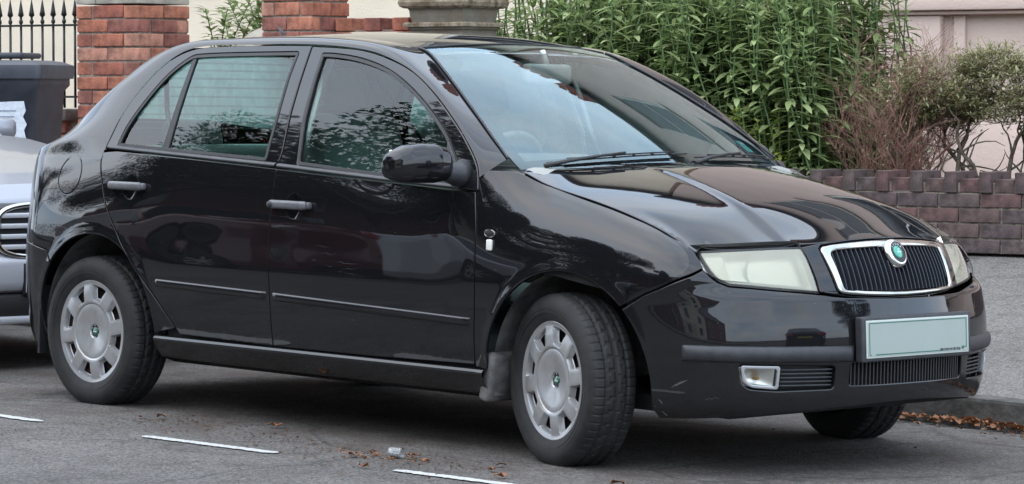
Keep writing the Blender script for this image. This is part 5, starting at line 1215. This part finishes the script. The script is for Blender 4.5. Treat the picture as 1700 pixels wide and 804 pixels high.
LEAFD = leafmat('dark_tree_leaf', (.020,.045,.014), (.050,.085,.028), .25); STEMG = pmat('green_stem', (.09,.15,.05), .7, var=.3, scale=20); TWIGR = pmat('red_twig', (.24,.125,.095), .8, var=.4, scale=20); BARK = pmat('bark', (.115,.095,.070), .9, var=.4, scale=20, bump=.003, bscale=80)
DRYL = leafmat('dry_leaf', (.17,.065,.026), (.28,.13,.06), .1, .75); DRYB = leafmat('brown_leaf', (.09,.045,.025), (.17,.09,.05), .1, .8)
def leaf_geo(l=1., w=.26, seg=4, droop=.25, fold=.12):
    v = []; f = []
    for i in range(seg+1):
        t = i/seg; hw_ = w*.5*math.sin(math.pi*min(1, t*.93+.07))**.8*(1-t*.25) if 0 < i < seg else (.012 if i == 0 else 0.001)
        z = -droop*t*t; v += [(t*l, -hw_, z+fold*hw_*2), (t*l, 0, z), (t*l, hw_, z+fold*hw_*2)]
        if i: k = 3*i; f += [(k-3, k, k+1, k-2), (k-2, k+1, k+2, k-1)]
    return np.array(v), f
LG1 = (np.array([(0,0,0),(.5,-.28,.04),(1,0,-.1),(.5,.28,.04)]), [(0,1,2,3)]); LG = leaf_geo(w=.32); LG2 = leaf_geo(seg=2, w=.45, droop=.15); LG3 = leaf_geo(seg=3, w=.34, droop=.3)
def orient(d, up, size):
    d = np.array(d, float); d /= np.linalg.norm(d); s_ = np.cross(up, d); n = np.linalg.norm(s_); s_ = s_/n if n > 1e-6 else np.array([1.,0,0]); u_ = np.cross(d, s_); return np.stack([d, s_, u_], 1)*size
class Leaves:
    """many leaves as one mesh; every leaf keeps its own position, direction and size"""
    def __init__(s, geo): s.g, s.gf = geo; s.p = []; s.d = []; s.s = []
    def add(s, p, d, size): s.p.append(tuple(p)); s.d.append(tuple(d)); s.s.append(size)
    def obj(s, name, mat, parent):
        P = np.array(s.p, float).reshape(-1,3); D = np.array(s.d, float).reshape(-1,3); S_ = np.array(s.s, float)[:,None]
        D /= np.linalg.norm(D,axis=1)[:,None]+1e-9; X = np.cross(np.array([0,0,1.]), D); n = np.linalg.norm(X,axis=1)[:,None]; X = np.where(n > 1e-5, X/(n+1e-9), np.array([1.,0,0])); U_ = np.cross(D, X)
        g = np.asarray(s.g); V = P[:,None,:]+(g[None,:,0:1]*D[:,None,:]+g[None,:,1:2]*X[:,None,:]+g[None,:,2:3]*U_[:,None,:])*S_[:,None,:]
        Q = (np.array(s.gf)[None]+(np.arange(len(P))*len(g))[:,None,None]).reshape(-1,4)
        return link(name, qmesh(name, V.reshape(-1,3), Q, mat), None, parent)
# ---- tall leafy bush behind the wall
def leafy_bush():
    r = random.Random(11); root = empty('leafy_bush', wm(-2.10,-.75,0)); tag(root, 'tall green bush with long pointed leaves above the bonnet', 'bush')
    st = MB(); lv = Leaves(LG); cand = []
    for k in range(700):
        x = r.uniform(-1.20,.88); y = r.uniform(-.52,.8); top = 1.42-.30*float(sm(.50,.9,x))+r.uniform(-.30,.22)-.20*(y < -.3)
        lean = Vector((r.gauss(0,.10)*(1-.6*float(sm(.3,.7,x)))-.10*float(sm(.4,.85,x)), r.gauss(-.06,.10), 1)); b = Vector((x, y, .02)); n = 9
        pts = [b+lean*(top*i/n)+Vector((.02*math.sin(i*1.3+k), .02*math.cos(i*1.7+k), 0)) for i in range(n+1)]
        st.tube(pts, [.007*(1-.7*i/n)+.0015 for i in range(n+1)], 4, False)
        a0 = r.uniform(0,6.28); zz = top*r.uniform(.05,.20); j = 0
        while zz < top*.995:
            t = zz/top*n; i = min(int(t), n-1); p = pts[i].lerp(pts[i+1], t-i)
            for q in (0, math.pi):
                a = a0+q+j*1.571+r.gauss(0,.25); up_ = r.uniform(-.25,.45) if zz < top*.9 else r.uniform(.3,1.2)
                size = (.098+.062*r.random())*(1 if zz < top*.82 else max(.34, 1-(zz/top-.82)*3.6))
                d = (math.cos(a), math.sin(a), up_); cand.append((p, d, size))
            zz += .048+.012*r.random(); j += 1
    # the leaves nearest the street that show best become parts of their own
    order = sorted(range(len(cand)), key=lambda i: cand[i][0].y-.25*cand[i][2]*8+(0 if cand[i][0].z > .55 else 5)+ .15*r.random())
    single = set(order[:280]); me = mesh('leaf', LG[0], LG[1]); me.materials.append(LEAFG)
    for i, (p, d, size) in enumerate(cand):
        if i in single:
            o = link('leaf', me, None, root); M_ = orient(d, np.array((0,0,1.)), size*.88); o.matrix_local = Matrix.Translation(p) @ Matrix(M_.tolist()).to_4x4()
        else: lv.add(p, d, size)
    so = st.obj('stem', STEMG, root); so['kind'] = 'stuff'; fo_ = lv.obj('foliage', LEAFG, root); fo_['kind'] = 'stuff'
leafy_bush()
# ---- small yellow-green plant at the foot of the bush
def sprig_plant(name, label, s, off, z0, n, hgt, spread, mat, size, seed, stem=STEMG, cat='plant', geo=LG2, up=.4):
    r = random.Random(seed); root = empty(name, wm(s, off, z0)); tag(root, label, cat); st = MB(); lv = Leaves(geo)
    for k in range(n):
        a = r.uniform(0,6.28); d = Vector((math.cos(a)*spread*r.random(), math.sin(a)*spread*r.random(), hgt*r.uniform(.6,1.05))); b = Vector((r.uniform(-.12,.12)*spread*4, r.uniform(-.1,.1), 0)); m_ = 9
        pts = [b+d*(i/m_)+Vector((0,0,-.06*hgt*(i/m_)**2)) for i in range(m_+1)]; st.tube(pts, [.004*(1-.7*i/m_)+.001 for i in range(m_+1)], 4, False)
        for i in range(2, m_*3+1):
            t = i/3; q = min(int(t), m_-1); p = pts[q].lerp(pts[q+1], t-q)
            for _ in range(2): w = r.uniform(0,6.28); lv.add(p, (math.cos(w), math.sin(w), r.uniform(0,up*2)), size*r.uniform(.7,1.2))
    st.obj('stem', stem, root)['kind'] = 'stuff'; lv.obj('foliage', mat, root)['kind'] = 'stuff'; return root
sprig_plant('yellow_plant', 'small yellow-green leafy plant against the far bonnet edge', -1.58, -.20, .0, 42, .72, .30, LEAFY, .05, 5)
sprig_plant('pier_plant', 'twiggy leafy sprigs between the two red brick piers', -5.10, -.45, 1.0, 18, .42, .55, LEAFG, .075, 6)
# ---- bare red-stemmed shrub
def twig_shrub():
    r = random.Random(21); root = empty('red_twig_shrub', wm(-1.0,-.42,0)); tag(root, 'straggly shrub of thin red-brown bare twigs above the low wall', 'shrub'); st = MB(); lv = Leaves(LG2)
    def grow(p, d, l, rad, dep):
        n = 6; pts = [p]; q = Vector(d)
        for i in range(n):
            q = (q+Vector((r.gauss(0,.10), r.gauss(0,.10), r.gauss(.02,.07)))).normalized(); pts.append(pts[-1]+q*(l/n))
        st.tube(pts, [rad*(1-.65*i/n) for i in range(n+1)], 5 if dep == 0 else 4, False)
        if dep < 3:
            for i in range(2, n+1):
                for _ in range(2 if dep < 2 else 1):
                    if r.random() < (.85 if dep < 2 else .55):
                        w = r.uniform(0,6.28); grow(pts[i], (q+Vector((math.cos(w)*.9, math.sin(w)*.9, r.uniform(-.1,.5)))).normalized(), l*r.uniform(.30,.55), rad*.55, dep+1)
        elif r.random() < .30: lv.add(pts[-1], (r.gauss(0,1), r.gauss(0,1), .3), .028)
    for k in range(17):
        x = r.gauss(0,.15); lean = Vector((x*.45+r.gauss(0,.13), r.gauss(-.05,.14), 1)).normalized(); grow(Vector((x, r.uniform(-.12,.25), .03)), lean, r.uniform(.45,.80), .0055, 0)
    st.obj('twig', TWIGR, root)['kind'] = 'stuff'; lv.obj('foliage', LEAFB, root)['kind'] = 'stuff'
twig_shrub()
# ---- clipped small-leaved shrub on bare crooked stems
def box_shrub():
    r = random.Random(33); root = empty('crooked_shrub', wm(-.55,-.55,0)); tag(root, 'grey-green small-leaved shrub on crooked bare branches beside pink house', 'shrub'); st = MB(); lv = Leaves(LG2); tw = MB()
    for k in range(9):
        p = Vector((r.uniform(-.22,.25), r.uniform(-.08,.12), .02)); d = Vector((r.uniform(-.9,1.1), r.uniform(-.35,.35), r.uniform(.55,1.0))).normalized(); pts = [p]; n = 9
        for i in range(n): d = (d+Vector((r.gauss(0,.34), r.gauss(0,.22), r.gauss(.10,.20)))).normalized(); pts.append(pts[-1]+d*.085)
        st.tube(pts, [.019*(1-.65*i/n) for i in range(n+1)], 7, False)
        for i in (3,4,5,6,7,8,9):
            q = pts[i]; e = Vector((r.gauss(0,.7), r.gauss(0,.4), r.uniform(.1,.9))).normalized(); pp_ = [q]
            for j in range(5): e = (e+Vector((r.gauss(0,.35), r.gauss(0,.3), r.gauss(.05,.2)))).normalized(); pp_.append(pp_[-1]+e*.055)
            tw.tube(pp_, [.0065*(1-.15*j) for j in range(6)], 5, False)
    blobs = [(-.30,0,.76,.18,.18,.11),(-.12,-.05,.83,.22,.22,.14),(.12,.02,.82,.24,.22,.14),(.34,-.04,.79,.22,.22,.15),(.52,.0,.72,.20,.22,.14),(.30,-.08,.70,.24,.20,.08),(.0,-.1,.74,.20,.18,.08),(.62,.03,.78,.2,.2,.13),(.75,.0,.70,.2,.2,.14),(.12,0,.93,.16,.16,.08),(.48,0,.88,.15,.15,.08),(.52,-.05,.60,.16,.16,.07),(-.1,-.05,.66,.14,.14,.06)]
    for k in range(4200):
        c = r.choice(blobs); u = Vector((r.gauss(0,1), r.gauss(0,1), r.gauss(0,1))).normalized()*r.uniform(.35,1.0)**.5; p = Vector((c[0]+u.x*c[3], c[1]+u.y*c[4], c[2]+u.z*c[5])); d = Vector((u.x+r.gauss(0,.5), u.y+r.gauss(0,.5), u.z*.6+r.uniform(.1,.9))).normalized(); l = r.uniform(.03,.085)
        tw.tube([p, p+d*l], [.0016,.0008], 3, False)
        for j in range(7):
            w = r.uniform(0,6.28); lv.add(p+d*l*(j/6), (math.cos(w)+d.x, math.sin(w)+d.y, r.uniform(-.2,.9)), r.uniform(.020,.036))
    st.obj('branch', BARK, root)['kind'] = 'stuff'; tw.obj('twig', BARK, root)['kind'] = 'stuff'; lv.obj('foliage', LEAFB, root)['kind'] = 'stuff'
box_shrub()
# ---- street trees across the road, seen mirrored in the paint and glass
def tree(name, label, x, y, hgt, rad, seed, nl=15000):
    r = random.Random(seed); root = empty(name, Matrix.Translation((x, y, -.2))); tag(root, label, 'tree'); st = MB(); lv = Leaves(LG1)
    st.tube([(0,0,0),(.05,0,hgt*.2),(0,.08,hgt*.38),(.1,0,hgt*.62)], [.32,.25,.2,.09], 10)
    cl = []
    for k in range(26):
        a = r.uniform(0,6.28); rr = rad*math.sqrt(r.random()); z = hgt*r.uniform(.34,.93); sh = math.sin(math.pi*min(1,(z/hgt-.22)/.80))**.6; c = Vector((rr*math.cos(a)*sh, rr*math.sin(a)*sh, z)); cl.append((c, r.uniform(.16,.30)*rad*1.4))
        st.tube([(0,0,max(hgt*.25, z*.6)), tuple(c*.5+Vector((0,0,z*.42))), tuple(c)], [.10,.06,.02], 6, False)
    for k in range(nl):
        c, q = r.choice(cl); u = Vector((r.gauss(0,1), r.gauss(0,1), r.gauss(0,.75))).normalized()*q*r.random()**.4; lv.add(c+u, (r.gauss(0,1), r.gauss(0,1), r.gauss(-.2,.6)), r.uniform(.11,.19))
    st.obj('trunk', BARK, root); lv.obj('crown', LEAFD, root)['kind'] = 'stuff'
for k, (x, y, h_, rd_, lb) in enumerate(((-9,-15.5,13.2,4.2,'broad dark tree across the road, mirrored in the front window'),(-16,-16,14.4,4.8,'tall dark tree across the road, mirrored in the rear window'),(-24,-17,14.0,4.9,'dark tree farthest along the road, mirrored in the quarter window'),(-2,-16.5,8.5,3.0,'smaller dark tree across the road, mirrored in the front wing'),(24,11,11,4.0,'round dark tree ahead on the kerb side, mirrored in the bumper'),(-33,-13,12.5,4.6,'dark tree farther down the road, mirrored in the rear quarter'),(-43,-9.5,12,4.6,'dark tree at the far road end, mirrored in the rear corner'))):
    tree('street_tree', lb, x, y, h_, rd_, 50+k, 75000 if k in (0,1,2) else 30000)
# hedge and terrace across the road
def terrace(k, x, y, rot, w, mat, label):
    root = empty('terrace_house', Matrix.Translation((x, y, -.3)) @ Matrix.Rotation(rot,4,'Z')); tag(root, label, 'house'); m = MB(); m.box((0,4,3.2), (w,8,6.4)); m.obj('wall', mat, root, False)
    m = MB(); m.v = [(-w/2,-.3,6.4),(w/2,-.3,6.4),(w/2,4,9.2),(-w/2,4,9.2),(w/2,8.3,6.4),(-w/2,8.3,6.4)]; m.f = [(0,1,2,3),(3,2,4,5),(0,3,5),(1,4,2)]; m.obj('roof', SLATE, root, False)
    for cx in (-w/4, w/4):
        for z in (1.9, 4.7):
            m = MB(); m.box((cx,-.02,z), (1.3,.06,1.7)); wo = m.obj('window', bpy.data.materials['window_white'], root, False); m = MB(); m.box((cx,-.055,z), (1.15,.03,1.55)); m.obj('pane', bpy.data.materials['window_dark'], wo, False)
for k in range(6):
    terrace(k, 16-8.2*k, -20, math.pi, 8.0, (RBW, CREAM, RBW)[k % 3], ('terraced house %s across the road, behind the camera' % ('with brick front nearest the road end','with cream front at the road end','with brick front opposite the bonnet','with brick front opposite the doors','with cream front behind the dark trees','with brick front farthest along the road')[k]))
hd = Leaves(LG2); r = random.Random(77)
for k in range(9000): hd.add((r.uniform(-34,6), -14.2+r.uniform(-.5,.5), r.uniform(.1,2.1)), (r.gauss(0,1), r.gauss(0,1), r.gauss(0,1)), r.uniform(.12,.22))
ho = hd.obj('hedge', LEAFD, None); tag(ho, 'long dark hedge across the road, mirrored in the doors', 'hedge')
# ================================================================ fallen leaves and litter
def dleaf(seed, l=.05, w=.6):
    r = random.Random(seed); v = []; f = []; n = 5
    for i in range(n+1):
        t = i/n; hw_ = l*w*.5*math.sin(math.pi*min(1, .08+t*.9))*r.uniform(.8,1.15); z = .004+l*.22*abs(math.sin(t*3+seed))*r.uniform(.4,1)
        v += [(t*l-l/2, -hw_, z+l*.20*r.random()), (t*l-l/2, 0, z), (t*l-l/2, hw_, z+l*.22*r.random())]
        if i: k = 3*i; f += [(k-3,k,k+1,k-2),(k-2,k+1,k+2,k-1)]
    me = mesh('fallen_leaf', v, f); return me
kinds = [dleaf(i) for i in range(7)]
# single leaves lying on the road (x, y, size, what tells it apart)
singles = [(-1.86,-.93,1.1,'crumpled red-brown leaf by the rear tyre'),(-1.92,-.98,.7,'small brown leaf beside the rear tyre'),(-1.38,-.80,1.3,'orange-brown leaf under the rear door sill'),(-.55,-1.18,1.2,'brown leaf right of the plastic cup'),(-.42,-1.02,.9,'brown leaf left of the plastic cup'),(-.30,-1.36,1.0,'dark curled leaf between the white dashes'),(.06,-1.42,.7,'small pale leaf near the front dash'),(-.06,-.98,.8,'brown leaf behind the front tyre'),(.02,-1.10,1.0,'orange leaf against the front tyre'),(.16,-1.20,1.2,'curled brown leaf in front of the front tyre'),(.52,-1.05,1.3,'long brown leaf below the bumper corner'),(1.02,-.80,1.3,'brown leaf on the road below the fog lamp'),(1.15,-.45,1.1,'brown leaf on the road below the number plate'),(1.42,-.88,.9,'small orange leaf at the bottom of the picture'),(-2.95,-1.12,.8,'pale leaf behind the rear wheel'),(.62,2.4,1.2,'brown leaf on the tarmac pavement'),(-.20,3.1,.8,'small leaf far out on the pavement')]
for i, (x, y, s_, lb) in enumerate(singles):
    o = link('fallen_leaf', kinds[i % 7], None); o.data = kinds[i % 7]
    if not o.data.materials: o.data.materials.append(DRYL if i % 3 else DRYB)
    z = 0.002
    M_ = ROAD @ Matrix.Translation((x, y, z)) 
    if y > 1.5:
        K_ = ROAD @ Vector((x, 1.555, .099)); W_ = wallpt((x-WA.x)/WD.x, -.12); t = (y-1.555)/(W_.y-1.555); M_ = Matrix.Translation(K_.lerp(W_, t)+Vector((0,0,.003)))
    o.matrix_world = M_ @ Matrix.Rotation(i*1.9,4,'Z') @ Matrix.Scale(s_*.85,4); tag(o, lb, 'leaf', 'fallen leaves')
# drifts nobody could count: gutter and under the car
r = random.Random(5)
def drift(name, n, fn, mat, label, smin, smax):
    V = []; F_ = []; k = 0
    for i in range(n):
        x, y, z = fn(r); me = kinds[i % 7]; s_ = r.uniform(smin, smax); M_ = Matrix.Translation((x, y, z)) @ Matrix.Rotation(r.uniform(0,6.28),4,'Z') @ Matrix.Rotation(r.gauss(0,.35),4,'X') @ Matrix.Scale(s_,4)
        for p in me.vertices: V.append(tuple(M_ @ p.co))
        for q in me.polygons: F_.append(tuple(j+k for j in q.vertices))
        k += len(me.vertices)
    o = mk(name, V, F_, mat, None, True, None, ROAD); tag(o, label, 'leaves', kind='stuff')
drift('leaf_drift', 420, lambda r: (r.uniform(-1.6,2.6), 1.425-abs(r.gauss(0,.055)), -.008+.02*r.random()), DRYL, 'orange-brown leaves drifted along the gutter', .55, 1.25)
drift('leaf_drift', 260, lambda r: (r.uniform(-1.5,2.6), 1.40-abs(r.gauss(0,.10)), -.008+.015*r.random()), DRYB, 'brown leaf crumbs drifted along the gutter', .3, .8)
drift('leaf_crumbs', 520, lambda r: ((lambda x: (x, -.95-.20*sm(-1.6,-.3,x)+r.gauss(0,.13), .001))(r.uniform(-1.9,.0))), DRYB, 'dark leaf crumbs scattered along the car sill', .06, .28)
drift('leaf_crumbs', 160, lambda r: (r.uniform(-3,2.2), r.uniform(-1.9,1.2), .001), DRYB, 'tiny leaf fragments scattered over the road', .08, .30)
drift('leaf_crumbs', 60, lambda r: (r.gauss(-.48,.10), r.gauss(-1.10,.05), .002), DRYL, 'orange leaf fragments round the plastic cup', .15, .5)
# crushed clear plastic cup
m = MB().lathe([(.0,.0),(.017,.0),(.018,.004),(.022,.045),(.0235,.047),(.0225,.048),(.0205,.045),(.0165,.005),(.0,.004)], 20, Matrix.Rotation(math.radians(96),4,'Y')); m.v = [(x, y*.9, max(z,-.018)) for x, y, z in m.v]
o = m.obj('plastic_cup', glassmat('cup_plastic', (.80,.82,.82), .12, 1.4, (.6,.6,.6), .25)); o.matrix_world = ROAD @ Matrix.Translation((-.47,-1.09,.020)) @ Matrix.Rotation(math.radians(20),4,'Z'); tag(o, 'small clear plastic cup lying among leaves near the sill', 'cup')
# moss on a kerb joint
ms = Leaves(LG2); r = random.Random(9)
for k in range(220): ms.add((-.02+.4575+r.gauss(-.02,.035), 1.44+abs(r.gauss(0,.035)), .100+.004*r.random()), (r.gauss(0,1), r.gauss(0,1), 1.), r.uniform(.006,.014))
o = ms.obj('moss', LEAFY, None); o.matrix_world = ROAD; tag(o, 'tuft of yellow-green moss on a kerb joint', 'moss', kind='stuff')
